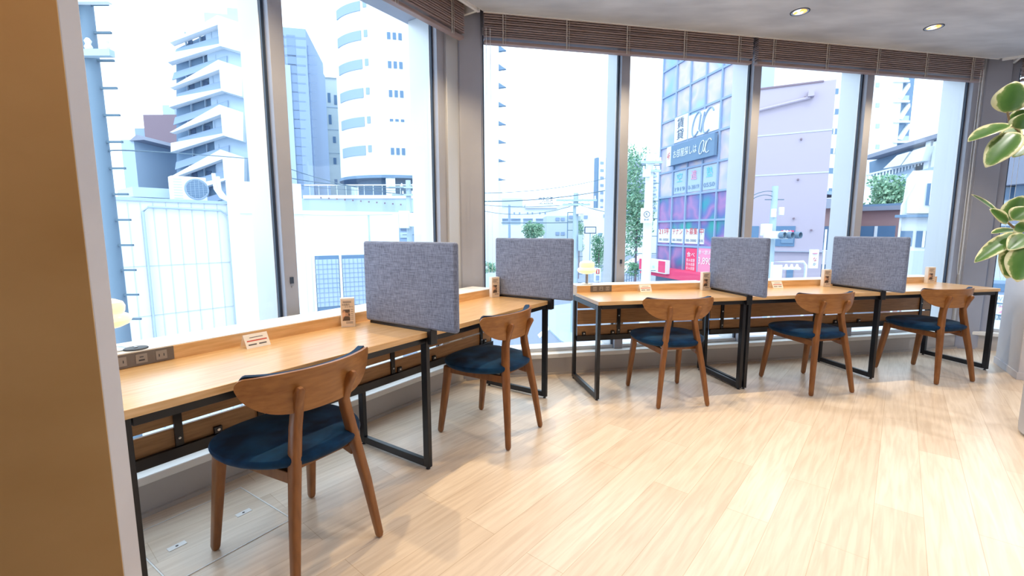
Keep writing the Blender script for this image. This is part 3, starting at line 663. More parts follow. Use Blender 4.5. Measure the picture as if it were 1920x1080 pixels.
# --- dark slab building behind the mullion
f = Face('slate_office', 500, 44, 596, 45, label='slate blue office building with a tall white drainpipe', cat='building')
xm_ = f.p(573, 60)[0]
f.box('wall', 'blue_grey', 0, xm_, 0, 9, 0, f.z(545, 52)); f.box('lower_wing', 'blue_grey', xm_, f.L, .3, 9, 0, f.z(585, 84))
for v in (155, 200, 245, 290, 332): f.rect('window', 'dark', 526, v - 10, 539, v + 9, -.05, .05)
f.rect('drainpipe', 'paleblue', 544, 122, 546.5, 345, -.12, 0)
xm('slate_joint', (.20, .28, .43))
for v in range(70, 350, 17):
    f.rect('panel_joint', 'slate_joint', 520, v, 573, v + .5, -.015, 0)
    if v > 90: f.rect('panel_joint', 'slate_joint', 573, v, 594, v + .5, .285, .3)
for u in (532, 553): f.rect('panel_joint', 'slate_joint', u, 66, u + .5, 355, -.015, 0)
# --- cream block
f = Face('cream_block', 594, 56, 662, 57, label='pale green-white block with small windows between the slate office and round tower', cat='building')
f.box('wall', 'cream', 0, f.L, 0, 10, 0, f.z(620, 146)); f.rect('parapet', 'white', 594, 143, 662, 148, -.2, 0)
for u, v, hh in ((617, 183, 9), (629, 187, 9), (646, 190, 8), (619, 224, 9), (627, 262, 6), (628, 302, 6), (630, 342, 6)): f.rect('window', 'window', u - 3, v - hh, u + 3, v + hh, -.05, .05)
for v in (200, 242, 286): f.rect('floor_line', 'paleblue', 595, v, 660, v + 2, -.05, 0)
# --- round white tower
D_ = 46; cpt = at(752, 433, D_); rt_ = empty('round_tower', (cpt.x, cpt.y, GZ)); tag(rt_, 'round white tower with curved bands of ribbon windows', 'building')
rad = (752 - 650) * D_ / F_PX * .985
def zz(v, u=700, D=D_ - 3): return at(u, v, D).z - GZ
zb = zz(334); MB().lathe([(rad, zb), (rad, zz(-80))], 72).build('tower_wall', X['white'], rt_, smooth=True)
MB().lathe([(rad + .15, zb - .25), (rad + .15, zb)], 72).build('soffit_band', X['mid'], rt_, smooth=True)
MB().lathe([(rad * .72, 0), (rad * .72, zb - .2)], 48).build('recessed_base', X['mid'], rt_, smooth=True)
def curved(name, m, u0, u1, v0, v1, off=.06, bars=0):
    # patch on the cylinder between two columns of sight
    def ang(u):
        r_ = ray(u, 433); d = Vector((r_.x, r_.y)).normalized(); c = Vector((cpt.x, cpt.y)); bq = d.dot(c); disc = max(0, rad * rad - (c.length_squared - bq * bq)); q = d * (bq - sqrt(disc)) - c; return atan2(q.y, q.x)
    a0, a1 = ang(u0), ang(u1); n = 14; r0 = rad - .1; r1 = rad + off; z1, z0 = zz(v0), zz(v1); mb = MB(); vs = []; fs = []
    for i in range(n + 1):
        t = a0 + (a1 - a0) * i / n
        for rr_ in (r0, r1):
            for z in (z0, z1): vs.append((rr_ * cos(t), rr_ * sin(t), z))
    for i in range(n):
        k = i * 4; fs += [(k + 2, k + 6, k + 7, k + 3), (k, k + 1, k + 5, k + 4), (k + 1, k + 3, k + 7, k + 5), (k, k + 4, k + 6, k + 2)]
    fs += [(0, 2, 3, 1), (n * 4, n * 4 + 1, n * 4 + 3, n * 4 + 2)]
    return mb.add(vs, fs).build(name, X[m], rt_)
for v in (34, 86, 137, 188, 239, 290):
    curved('ribbon_window', 'blue_grey', 650.5, 692, v - 9, v + 8)
    curved('small_window', 'blue_grey', 697, 703, v - 9, v + 3)
    for u in (738, 748, 758): curved('window', 'window', u, u + 6, v - 4, v + 8 if v not in (34, 239) else v)
for u0, u1 in ((727, 744),): curved('base_column', 'white', u0, u1, 336, 372)
curved('glass_front', 'aqua', 779, 792, 343, 360, -.2)
f = Face('terrace_wall', 568, 38, 815, 38, label='pale terrace wall with a wire fence and hanging bulbs at the foot of the round tower', cat='wall')
f.box('retaining_wall', 'paleblue', 0, f.L, 0, .5, 0, f.z(650, 372)); f.rect('coping', 'white', 568, 366, 815, 372, -.1, .6)
for i in range(14): u = 580 + i * 17; f.rect('fence_post', 'white', u, 346, u + 1.4, 368, 0, .06)
f.rect('fence_rail', 'white', 570, 346, 812, 347.5, 0, .06)
for i in range(12): u = 600 + i * 15; f.rect('bulb', 'brown', u, 369 + i * 1.3, u + 2.4, 372 + i * 1.3, -.3, -.2)
# --- white neighbour building close by
f = Face('white_neighbour', 176, 9.5, 432, 11.5, label='white panelled neighbour building filling the lower left window', cat='building')
f.box('wall', 'white', -4, f.L - .05, 0, 6, 0, f.z(300, 376)); f.rect('roof_edge', 'paleblue', 120, 371, 432, 378, -.06, .3)
f.rect('roof_kerb', 'paleblue', 248, 350, 330, 372, .8, 2.2)
for i in range(10):
    u = 214 + i * 24; a_ = f.p(u, 380); MB().box(a_[0] - .006, a_[0] + .006, -.012, 0, .5, a_[1]).build('panel_joint', X['joint'], f.root)
for v in (498, 590): a_ = f.p(300, v); MB().box(-3, f.L, -.012, 0, a_[1], a_[1] + .014).build('panel_joint', X['joint'], f.root)
xp, zp = f.p(266, 388); MB().tube([(xp, -.06, .5), (xp, -.06, zp - .1), (xp + .1, -.06, zp), (f.L - .2, -.06, zp - .03), (f.L - .05, -.06, zp - .15), (f.L - .05, -.06, .5)], .025, 8).build('conduit', X['paleblue'], f.root, smooth=True)
f2 = Face('white_annex', 430, 11.3, 748, 13.4, label='taller white wing with a wide gridded window beside the nearest divider', cat='building')
x1_ = f2.p(566, 380)[0]
f2.box('wall', 'white', 0, f2.L, 0, 6, 0, f2.z(650, 396)); f2.box('stair_block', 'white', 0, x1_, -.02, 4, 0, f2.z(560, 345))
f2.rect('corner_post', 'paleblue', 690, 402, 697, 520, -.03, 0)
wn_ = f2.rect('window_opening', 'window', 588, 480, 690, 584, -.03, .02); x_a, z_a = f2.p(592, 576); x_b, z_b = f2.p(685, 484)
for k in range(3):
    xx = x_a + (x_b - x_a) * k / 2; f2.box('window_frame', 'white', xx - .03, xx + .03, -.07, -.02, z_a - .1, z_b + .1)
f2.box('frosted_panel', 'paleblue', x_a + .05, (x_a + x_b) / 2 - .05, -.05, -.03, z_a, z_b); f2.box('frosted_panel', 'paleblue', (x_a + x_b) / 2 + .05, x_b - .05, -.05, -.03, z_a, z_b)
g_ = MB()
for k in range(1, 12): xx = x_a + (x_b - x_a) * k / 12; g_.box(xx - .006, xx + .006, -.065, -.05, z_a, z_b)
for k in range(1, 10): z_ = z_a + (z_b - z_a) * k / 10; g_.box(x_a, x_b, -.065, -.05, z_ - .006, z_ + .006)
g_.build('wire_mesh', X['blue_grey'], f2.root)
xp, zp = f2.p(560, 402); MB().tube([(f2.p(450, 400)[0], -.06, zp), (xp, -.06, zp), (f2.p(620, 404)[0], -.06, f2.z(620, 404)), (f2.p(735, 402)[0], -.06, f2.z(735, 402))], .014, 6).build('wall_cable', X['joint'], f2.root)
# air conditioner on the roof
f = Face('air_conditioner', 330, 10.9, 394, 11.4, label='white air conditioner unit with a round fan grille on the neighbour roof', cat='air conditioner', z0=at(300, 378, 10.9).z)
hh = f.z(350, 331); f.box('housing', 'ac', 0, f.L, 0, .35, 0, hh, bevel=.01)
cx_, cz_ = f.p(369, 355); rg = .24
MB().ring(rg, .014, 32, (cx_, -.004, cz_)).build('fan_ring', X['blue_grey'], f.root)
fd = MB().lathe([(rg * .9, 0), (.01, .004)], 32).build('fan_recess', X['mid'], f.root); fd.location = (cx_, -.003, cz_); fd.rotation_euler = (R(90), 0, 0)
gr_ = MB()
for k in range(-5, 6):
    hw = sqrt(max(.001, 1 - (k / 5.6) ** 2)) * rg; gr_.box(cx_ - hw, cx_ + hw, -.02, -.014, cz_ + k * rg / 5.6 - .003, cz_ + k * rg / 5.6 + .003)
    if k % 2: gr_.box(cx_ + k * rg / 5.6 - .003, cx_ + k * rg / 5.6 + .003, -.02, -.014, cz_ - hw, cz_ + hw)
gr_.build('fan_grille', X['paleblue'], f.root)
for k in range(8): z_ = .08 + k * (hh - .16) / 7; f.box('louvre', 'joint', .03, .2, -.008, 0, z_, z_ + .018)
f = Face('pipe_cluster', 396, 11.3, 430, 11.5, label='white wrapped pipes dropping from the roof beside the air conditioner', cat='pipes', z0=at(410, 378, 11.4).z)
for k, u in enumerate((400, 408)):
    x_, z_ = f.p(u, 325 + k * 6); MB().tube([(x_, 0, z_), (x_ + .02, 0, z_ * .45), (x_ + .12, -.02, z_ * .18), (x_ + .26, -.1, .03)], .045, 8).build('pipe', X['white'], f.root, smooth=True)
# pole and clutter by the round tower
pole('utility_pole', 768, 24, 338, .16, 'utility pole with transformer cans in front of the round tower', 'pole', ((352, 1.9, 'pole'), (366, 1.6, 'pole')), ((-6, 396, 428, .5, 'white'), (10, 400, 425, .4, 'white')), 5)
f = Face('shop_fronts', 745, 34, 840, 34, label='dark shop fronts with white signs beyond the white wing', cat='building')
f.box('shop_wall', 'blue_grey', 0, f.L, 0, 5, 0, f.z(780, 402)); f.rect('canopy', 'white', 770, 398, 840, 403, -.8, 0)
for u0, v0, u1, v1, m_ in ((750, 408, 765, 432, 'dark'), (772, 406, 800, 412, 'white'), (786, 418, 802, 430, 'white'), (750, 436, 770, 446, 'paleblue'), (806, 412, 826, 440, 'dark'), (776, 432, 796, 444, 'paleblue')): f.rect('shop_sign' if m_ == 'white' else 'shop_window', m_, u0, v0, u1, v1, -.1, 0)
# --- the white tower with triangular balconies
f = Face('white_slab_tower', 868, 38, 935, 38, label='blank white tower with a column of small triangular balconies on its edge', cat='building')
f.box('tower_wall', 'white', -3, f.L, 0, 14, 0, f.z(900, -120))
for k, v in enumerate((50, 84, 120, 155, 191, 227, 262, 298, 334)):
    hv = 13 - k * 1.1; f.poly('triangle_balcony', 'mid', [(935, v), (949, v + hv * .85), (935, v + hv)], .2, .5)
# --- hospital and far houses, window 2
f = Face('hospital', 905, 90, 1075, 90, label='long low white hospital with its name on the roof edge', cat='building')
f.box('wall', 'white', -2, f.L, 0, 20, 0, f.z(980, 388)); f.rect('upper_storey', 'white', 985, 381, 1045, 390, -.5, 10); f.rect('plant_room', 'cream', 936, 372, 980, 388, 1, 8)
f.text('竹内病院', 'ink', 1023, 376, 27, 1.5, -.7, bold=.012); f.rect('roof_rail', 'paleblue', 915, 386, 1070, 387, -.2, -.1)
for u in (937, 958, 981, 1005): f.rect('ribbon_window', 'paleblue', u, 411, u + 18, 421, -.05, .05); f.rect('window_shade', 'blue_grey', u, 409.5, u + 18, 411.5, -.3, 0)
for u in (963, 973, 988, 997, 1011, 1021): f.rect('window', 'blue_grey', u, 398, u + 2.5, 402, -.05, .05)
f = Face('far_houses', 1025, 70, 1150, 70, label='pale houses with small windows left of the mullion, beyond the road', cat='building')
f.box('house_wall', 'cream', 0, f.L * .5, 0, 8, 0, f.z(1045, 405)); f.box('house_wall', 'white', f.L * .5, f.L, -3, 8, 0, f.z(1110, 392))
for u, v in ((1045, 411), (1055, 411), (1045, 438), (1055, 438), (1098, 407), (1070, 407), (1135, 405), (1125, 440)): f.rect('window', 'blue_grey', u - 3, v - 3, u + 4, v + 3, -3.1 if u > 1085 else -.1, 0)
f = Face('dark_apartments', 1117, 110, 1162, 112, label='dark sided apartment block rising beside the centre mullion', cat='building')
f.box('side_wall', 'mid', 0, f.p(1121, 400)[0], 0, 1.5, 0, f.z(1119, 295)); f.box('front_wall', 'white', f.p(1121, 400)[0], f.L, 0, 1.5, 0, f.z(1130, 297))
for r_i in range(7):
    for u in (1126, 1137, 1149): f.rect('window', 'blue_grey', u, 303 + r_i * 14, u + 6, 308 + r_i * 14, -.1, .05)
f = Face('balcony_apartments', 1170, 95, 1235, 97, label='pale apartment block with stacked balconies left of the tiled office tower', cat='building')
f.box('wall', 'white', 0, f.L, 0, 10, 0, f.z(1200, 290)); f.rect('roof_rail', 'paleblue', 1172, 285, 1232, 287, 0, .3)
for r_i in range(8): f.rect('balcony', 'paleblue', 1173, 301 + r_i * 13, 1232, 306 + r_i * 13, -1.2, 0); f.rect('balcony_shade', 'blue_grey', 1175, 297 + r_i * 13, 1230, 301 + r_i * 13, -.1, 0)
# trees
def tree(u, D, v0, v1, wpx, label, m='foliage', n=2600, trunk=True, cat='tree', leaf_s=None):
    pb = at(u, 433, D); r_ = empty('tree' if cat == 'tree' else 'hedge', (pb.x, pb.y, GZ)); tag(r_, label, cat)
    z1, z0 = at(u, v0, D).z - GZ, max(.1, at(u, v1, D).z - GZ); wd = wpx * D / F_PX / 2; ls = leaf_s or wd * .09; rng = random.Random(int(u * 7 + D)); vs = []; fs = []
    blobs = [(rng.uniform(-.55, .55) * wd, rng.uniform(-.5, .5) * wd, rng.uniform(z0 + .12 * (z1 - z0), z1 - .12 * (z1 - z0)), rng.uniform(.35, .6)) for _ in range(14)]
    for i in range(n):
        bx, by, bz, br = blobs[rng.randrange(len(blobs))]; th = rng.uniform(0, 2 * pi); cz = rng.uniform(-1, 1); rr_ = rng.random() ** .4
        hz = (z1 - z0) * .22; px = bx + wd * br * rr_ * cos(th) * sqrt(1 - cz * cz); py = by + wd * br * rr_ * sin(th) * sqrt(1 - cz * cz); pz = bz + hz * rr_ * cz
        a_ = Vector((rng.gauss(0, 1), rng.gauss(0, 1), rng.gauss(0, 1))).normalized(); b_ = a_.orthogonal().normalized(); k = len(vs); s_ = ls * rng.uniform(.6, 1.3)
        c_ = a_.cross(b_)
        for q in (b_ * s_, c_ * s_ * .5, -b_ * s_, -c_ * s_ * .5): vs.append((px + q.x, py + q.y, pz + q.z))
        fs.append((k, k + 1, k + 2, k + 3))
    me = bpy.data.meshes.new('foliage'); me.from_pydata(vs, [], fs); me.materials.append(X[m]); o = bpy.data.objects.new('foliage', me); C.objects.link(o); o.parent = r_
    if trunk: MB().tube([(0, 0, 0), (.03 * wd, 0, z0 * .6), (0, .02, (z0 + z1) / 2)], max(.05, wd * .06), 8).build('trunk', X['brown'], r_, smooth=True)
    return r_
tree(1003, 60, 416, 446, 48, 'round green tree above the second divider, before the hospital', 'foliage2')
tree(1124, 42, 438, 505, 34, 'leafy green tree between the concrete pole and the centre mullion', 'foliage')
tree(1086, 48, 412, 470, 22, 'narrow dark tree just behind the concrete pole of the second window', 'foliage')
tree(1193, 34, 285, 480, 66, 'tall roadside tree rising beside the tiled office tower', 'foliage2', 4200)
tree(1188, 30, 490, 520, 40, 'low green shrub at the foot of the tall roadside tree', 'foliage', 900, False, 'shrub')
tree(918, 34, 490, 512, 36, 'green hedge strip at the left foot of the second window', 'foliage2', 900, False, 'hedge')
tree(1655, 33.5, 330, 400, 84, 'bright green tree under the house with the awning', 'foliage2', 3000)
# poles of window 2 and 3
pole('street_column', 955, 30, 384, .09, 'plain blue-grey column behind the second divider', 'blue_grey', cat='post')
pole('utility_pole', 1079, 22, 362, .15, 'pale concrete utility pole with cross arms, left of the centre mullion', 'pole', ((376, 1.9, 'pole'), (384, 1.3, 'pole')), ((6, 388, 402, .35, 'white'), (8, 440, 470, .2, 'paleblue')), 10)
pole('utility_pole', 1214, 20, 288, .20, 'stout white concrete pole with bands, left of the tiled office tower', 'white', ((306, .9, 'pole'), (322, .8, 'pole')), ((-9, 320, 334, .3, 'white'),), 8)
pole('utility_pole', 1448, 17, 349, .13, 'pole with traffic lights in front of the mauve building', 'pole', (), ((-5, 392, 408, .16, 'white'), (9, 389, 404, .16, 'white'), (-18, 420, 442, .32, 'white')), 4)
pole('street_column', 1064, 36, 398, .04, 'thin dark post left of the concrete utility pole', 'mid', cat='post')
# round K sign on the stout pole
p = at(1212, 405, 19.6); r_ = empty('pole_sign', (p.x, p.y, at(1212, 418, 19.6).z)); tag(r_, 'white panel with a circled K on the stout white pole', 'sign')
MB().box(-.25, .25, -.05, 0, 0, .62).build('panel', X['white'], r_)
MB().ring(.12, .012, 28, (0, -.055, .36)).build('ring', X['ink'], r_)
lettering('K', .18, X['ink'], r_, (0, -.06, .36)); lettering('駅前', .1, X['ink'], r_, (0, -.06, .13), .22)
# framed sign and traffic-light sign, window 2
f = Face('framed_sign', 1096, 34, 1118, 34, label='small white framed signboard hanging right of the concrete pole', cat='sign', z0=at(1107, 438, 34).z)
f.box('post', 'pole', f.L / 2 - .04, f.L / 2 + .04, .02, .08, GZ - f.z0, 0); f.box('frame', 'ink', 0, f.L, 0, .1, 0, f.z(1100, 425)); f.box('board', 'white', .06, f.L - .06, -.02, 0, .06, f.z(1100, 425) - .06)
f = Face('pedestrian_signal', 1116, 24, 1128, 24, label='white pedestrian signal box with a red figure, by the centre mullion', cat='sign', z0=GZ)
z1, zm, z0 = f.z(1120, 503), f.z(1120, 515), f.z(1120, 528); f.box('post', 'paleblue', f.L / 2 - .04, f.L / 2 + .04, 0, .08, 0, z0); f.box('housing', 'white', 0, f.L, -.05, .12, z0, z1)
f.box('red_lamp', 'redink', .08, f.L - .08, -.07, -.05, zm + .05, z1 - .06); f.box('figure', 'white', f.L / 2 - .03, f.L / 2 + .03, -.08, -.07, zm + .08, z1 - .09); f.box('grey_lamp', 'blue_grey', .08, f.L - .08, -.07, -.05, z0 + .06, zm - .04)
# --- wires
def wire(pts, r=.012, label=None, n=20):
    # parabola through three surveyed points of sight: (u, v, D)
    P = [at(*q) for q in pts]; path = []
    for i in range(n + 1):
        t = i / n; path.append(P[0] * ((1 - t) * (1 - 2 * t)) + P[1] * (4 * t * (1 - t)) + P[2] * (t * (2 * t - 1)))
    o = MB().tube(path, r, 6).build('overhead_wire', X['wire']); tag(o, label, 'wire', None); return o
wire([(206, 283, 7.0), (330, 287, 11), (500, 300, 18)], .012, 'overhead cable crossing the foot of the banded tower')
wire([(500, 300, 20), (640, 345, 22), (772, 366, 24)], .018, 'uppermost cable running down to the pole by the round tower')
wire([(500, 325, 20), (640, 347, 22), (772, 352, 24)], .022, 'thick cable nearly level before the round tower')
wire([(500, 338, 20), (640, 355, 22), (772, 356, 24)], .012, 'lowest thin cable before the round tower')
wire([(772, 352, 24), (800, 380, 23), (860, 405, 22)], .014, 'cable drooping right from the pole by the round tower')
wire([(880, 362, 20), (1030, 354, 21), (1160, 328, 22)], .014, 'highest thin cable across the second window')
wire([(880, 377, 19), (1030, 372, 20), (1170, 350, 21)], .022, 'thick dark cable across the second window')
wire([(880, 381, 21), (980, 388, 21.5), (1078, 382, 22)], .012, 'cable drooping to the pale concrete pole, above the hospital windows')
wire([(880, 389, 21), (980, 402, 21.5), (1078, 384, 22)], .012, 'lower sagging cable over the hospital')
wire([(940, 418, 22), (1020, 418, 22), (1080, 417, 22)], .02, 'level bar-like cable above the second divider')
wire([(1080, 382, 22), (1130, 396, 21), (1180, 402, 20)], .014, 'cable running right from the pale concrete pole')
wire([(1400, 374, 16), (1425, 361, 16.5), (1448, 359, 17)], .014, 'upper cable reaching the pole before the mauve building')
wire([(1400, 382, 16), (1425, 367, 16.5), (1448, 368, 17)], .014, 'lower cable reaching the pole before the mauve building')

# --- tiled glass office tower, window 3
DG = 22.0; pnear = at(1366, 433, DG)
f = Face('glass_office_tower', 1233, 10, 1366, DG, label='iridescent glass office tower with shop signs and a red ground floor', cat='building')
bpy.data.objects.remove(f.root)
dv = Vector((sin(R(-13)), cos(R(-13)), 0)); nr = Vector((pnear.x, pnear.y, 0)); rf = at(1234, 433, 1)
kk = -(nr.x * rf.y - nr.y * rf.x) / (dv.x * rf.y - dv.y * rf.x); far = nr + dv * kk
f.PL = far; f.PR = nr; d = f.PR - f.PL; f.L = d.length; f.ang = atan2(d.y, d.x); f.ex = d.normalized(); f.ey = Vector((-f.ex.y, f.ex.x, 0)); f.z0 = GZ
f.root = empty('glass_office_tower', (far.x, far.y, GZ), f.ang); tag(f.root, 'iridescent glass office tower with shop signs and a red ground floor', 'building')
ztop = f.z(1300, 20)
sl = Vector((sin(R(26.6)), cos(R(26.6)), 0)); sx_, sy_ = sl.dot(f.ex), sl.dot(f.ey)
MB().plate([(0, .1), (f.L + .9, .1), (f.L + .9, 1.2), (f.L + .9 + sx_ * 6, 1.2 + sy_ * 6), (0, 1.2 + sy_ * 6)], 0, ztop).build('tower_body', X['paleblue'], f.root)
f.box('corner_pier', 'white', f.L + .02, f.L + .9, -.12, .1, 0, ztop)
def film_mat(name, cols):
    m_ = noisy(name, cols[0], cols[-1], .42, (1, 1, 1.2), .2, 2, .2, .8); rmp = [n_ for n_ in m_.node_tree.nodes if n_.type == 'VALTORGB'][0].color_ramp
    rmp.elements[0].position = .32; rmp.elements[1].position = .68
    for i, c_ in enumerate(cols[1:-1]): rmp.elements.new(.32 + .36 * (i + 1) / (len(cols) - 1)).color = (*c_, 1)
    return m_
film = [film_mat('film_glass_pale', [(.25, .42, .62), (.36, .42, .64), (.60, .50, .52), (.40, .42, .66), (.28, .54, .58)]), film_mat('film_glass_deep', [(.04, .28, .36), (.14, .17, .40), (.38, .19, .40), (.13, .16, .38), (.05, .34, .32)])]
rowz = [f.z(1366, v) for v in (-60, 5, 62, 122, 181, 239, 298, 355, 411, 466, 520)]
colu = [1234, 1259, 1284, 1312, 1341, 1365]; colx = [f.p(u, 433)[0] for u in colu]; colx[0] = .0; colx[-1] = f.L
for r_i in range(len(rowz) - 1):
    for c_i in range(5):
        z1_, z0_ = rowz[r_i], rowz[r_i + 1]; mk = film[0] if r_i < 7 else film[1]
        MB().box(colx[c_i] + .05, colx[c_i + 1] - .05, 0.02, .12, z0_ + .05, z1_ - .05).build('film_pane', mk, f.root)
for z_ in rowz: f.box('transom', 'blue_grey', 0, f.L, -.06, .08, z_ - .05, z_ + .05)
for x_ in colx: f.box('mullion', 'blue_grey', x_ - .045, x_ + .045, -.07, .08, rowz[-1], ztop)
def cell(name, m, c0, c1, zz0, zz1, y=-.1, lab=None): return f.box(name, m, c0, c1, y, y + .08, zz0, zz1, label=lab)
# letting office signs
zr = rowz
cell('sign_panel', 'white', colx[1] + .05, colx[2] - .05, zr[5] + .05, zr[4] - .02); cell('sign_panel', 'white', colx[2] + .05, colx[4] - .05, zr[5] + .05, zr[4] - .2)
cx0 = (colx[1] + colx[2]) / 2; hz = zr[4] - zr[5]
lettering('賃', hz * .42, X['ink'], f.root, (cx0, -.13, zr[5] + hz * .70), (colx[2] - colx[1]) * .5); lettering('貸', hz * .42, X['ink'], f.root, (cx0, -.13, zr[5] + hz * .28), (colx[2] - colx[1]) * .5)
cx1 = (colx[2] + colx[4]) / 2; wd1 = colx[4] - colx[2]; hz = zr[4] - zr[5]
def swash(cx, cz, s_, m, y=-.14):
    # the looping 'cuc' style monogram: two open loops joined by a tall stroke
    for (ox, k0, k1, sx_) in ((-.30, 40, 330, .20), (.30, 40, 320, .24)):
        pts = [(cx + s_ * (ox + sx_ * cos(R(t)) + .10 * sin(R(t))), y, cz + s_ * .36 * sin(R(t))) for t in range(k0, k1, 14)]
        MB().tube(pts, s_ * .022, 6).build('monogram_stroke', X[m], f.root)
    MB().tube([(cx - s_ * .10, y, cz + s_ * .22), (cx - s_ * .16, y, cz - s_ * .18), (cx - s_ * .06, y, cz - s_ * .30), (cx + .10 * s_, y, cz + s_ * .30)], s_ * .022, 6).build('monogram_stroke', X[m], f.root)
swash(cx1, zr[5] + hz * .45, wd1 * .62, 'blue_grey')
z_a, z_b = f.z(1341, 293) , f.z(1341, 252)
bl_ = MB().box(colx[1] - .25, colx[4] - .02, -.30, -.12, z_a, z_b).build('sign_board', X['mid'], f.root, label='blue letting sign board')
f.box('sign_end', 'white', colx[1] - .28, colx[1] + .12, -.32, -.30, z_a, z_b)
lettering('4F', (z_b - z_a) * .5, X['redink'], f.root, (colx[1] - .08, -.33, (z_a + z_b) / 2), .28)
lettering('お部屋探しは', (z_b - z_a) * .45, X['white'], f.root, ((colx[1] * .55 + colx[3] * .45) + .25, -.33, (z_a + z_b) / 2), (colx[3] - colx[1]) * .80)
swash(colx[3] + (colx[4] - colx[3]) * .45, (z_a + z_b) / 2, (colx[4] - colx[3]) * .72, 'white', -.34)
# fitness / tenant signs
for i, t in enumerate(('空', '進', '塾')):
    c0, c1 = colx[i + 1], colx[i + 2]; cell('window_poster', 'paleblue', c0 + .1, c1 - .1, zr[7] + .12, zr[6] - .1, -.02)
    lettering(t, .55, X[('aqua', 'pink', 'aqua')[i]], f.root, ((c0 + c1) / 2, -.05, zr[7] + .95), .5); lettering(('1919', '0-3819', '0550')[i], .3, X['mid'], f.root, ((c0 + c1) / 2, -.05, zr[7] + .35), (c1 - c0) * .7)
for i, t in enumerate(('21坪', 'テナン', 'ト募集', '中')):
    c0, c1 = colx[i], colx[i + 1]
    if i == 3: c1 = c0 + (c1 - c0) * .35
    cell('tenant_poster', 'white', c0 + .08, c1 - .05, zr[9] + .15, zr[8] - .45, -.03); lettering(t, .4, X['redink'], f.root, ((c0 + c1) / 2, -.05, zr[9] + .78), (c1 - c0) * .74); lettering('00-3000', .2, X['ink'], f.root, ((c0 + c1) / 2, -.05, zr[9] + .32), (c1 - c0) * .7)
cell('red_poster', 'red', colx[2] + .25, colx[3] - .03, zr[10] - .1, zr[9] - .1, -.05); lettering('食べ', .3, X['white'], f.root, ((colx[2] + colx[3]) / 2 + .1, -.08, zr[9] - .45), .7)
for k in range(3): lettering('飲み放題', .2, X['white'], f.root, ((colx[2] + colx[3]) / 2 + .1, -.08, zr[9] - .75 - k * .22), .75)
cell('price_poster', 'pink', colx[3] + .02, colx[4] + .1, zr[10] - .1, zr[9] - .05, -.05); lettering('3,890', .5, X['white'], f.root, ((colx[3] + colx[4]) / 2, -.08, zr[9] - .72), (colx[4] - colx[3]) * .85); lettering('食べ飲み', .25, X['white'], f.root, ((colx[3] + colx[4]) / 2, -.08, zr[9] - .28), (colx[4] - colx[3]) * .85)
# red canopy with a light box
zc0, zc1 = f.z(1300, 512), f.z(1300, 500)
f.box('red_canopy', 'red', -.4, f.L + .8, -.9, .1, zc0 - .35, zc0 + .1); f.box('shop_glass', 'mid', 0, f.L + .8, -.05, .05, 0, zc0 - .35)
zb0, zb1 = f.z(1262, 515, -.9), f.z(1262, 489, -.9); xb0, xb1 = -.1, colx[2] + .1
f.box('light_box', 'white', xb0, xb1, -1.15, -.9, zb0, zb1, label='white light box with red ends'); wq = xb1 - xb0
f.box('red_panel', 'red', xb0 + .05, xb0 + wq * .25, -1.17, -1.15, zb0 + .06, zb1 - .06); f.box('red_panel', 'red', xb1 - wq * .25, xb1 - .05, -1.17, -1.15, zb0 + .06, zb1 - .06)
lettering('5', (zb1 - zb0) * .6, X['ink'], f.root, (xb0 + wq * .45, -1.18, (zb0 + zb1) / 2)); lettering('ra', (zb1 - zb0) * .35, X['aqua'], f.root, (xb0 + wq * .58, -1.18, (zb0 + zb1) / 2 - .05))

# --- mauve building, window 4
f = Face('mauve_building', 1399, 20.4, 1545, 19, label='plain mauve building with a high drainpipe and one posted window', cat='building')
f.box('wall', 'mauve', 0, f.L, 0, 7, 0, f.z(1544, 152)); f.poly('roof_edge', 'brown', [(1400, 168), (1545, 150), (1545, 153), (1400, 171)], -.05, .2)
for v in (254, 329): f.box('panel_joint', 'joint', 0, f.L, -.02, 0, f.z(1450, v), f.z(1450, v) + .05)
zq = f.z(1470, 190); MB().tube([(0, -.12, zq - .3), (f.p(1518, 185)[0], -.12, zq), (f.p(1522, 185)[0], -.12, zq + .25)], .06, 8).build('drainpipe', X['mauve'], f.root)
f.rect('pipe_head', 'mauve', 1516, 169, 1527, 179, -.3, 0)
for u, v in ((1508, 181), (1501, 259), (1495, 335), (1487, 408), (1520, 430)): f.rect('vent', 'brown', u, v, u + 3, v + 3, -.1, 0)
f.rect('window', 'window', 1405, 424, 1421, 462, -.05, .05); f.rect('window', 'window', 1452, 424, 1489, 462, -.05, .05)
f.rect('red_poster', 'red', 1465, 432, 1488, 444, -.08, -.05); f.rect('blue_poster', 'mid', 1465, 445, 1487, 456, -.08, -.05); f.text('募集中', 'white', 1476, 438, 16, .3, -.1)
f.rect('rail_band', 'paleblue', 1405, 470, 1545, 473, -.15, 0)
f.rect('window', 'window', 1475, 505, 1486, 524, -.05, .05)
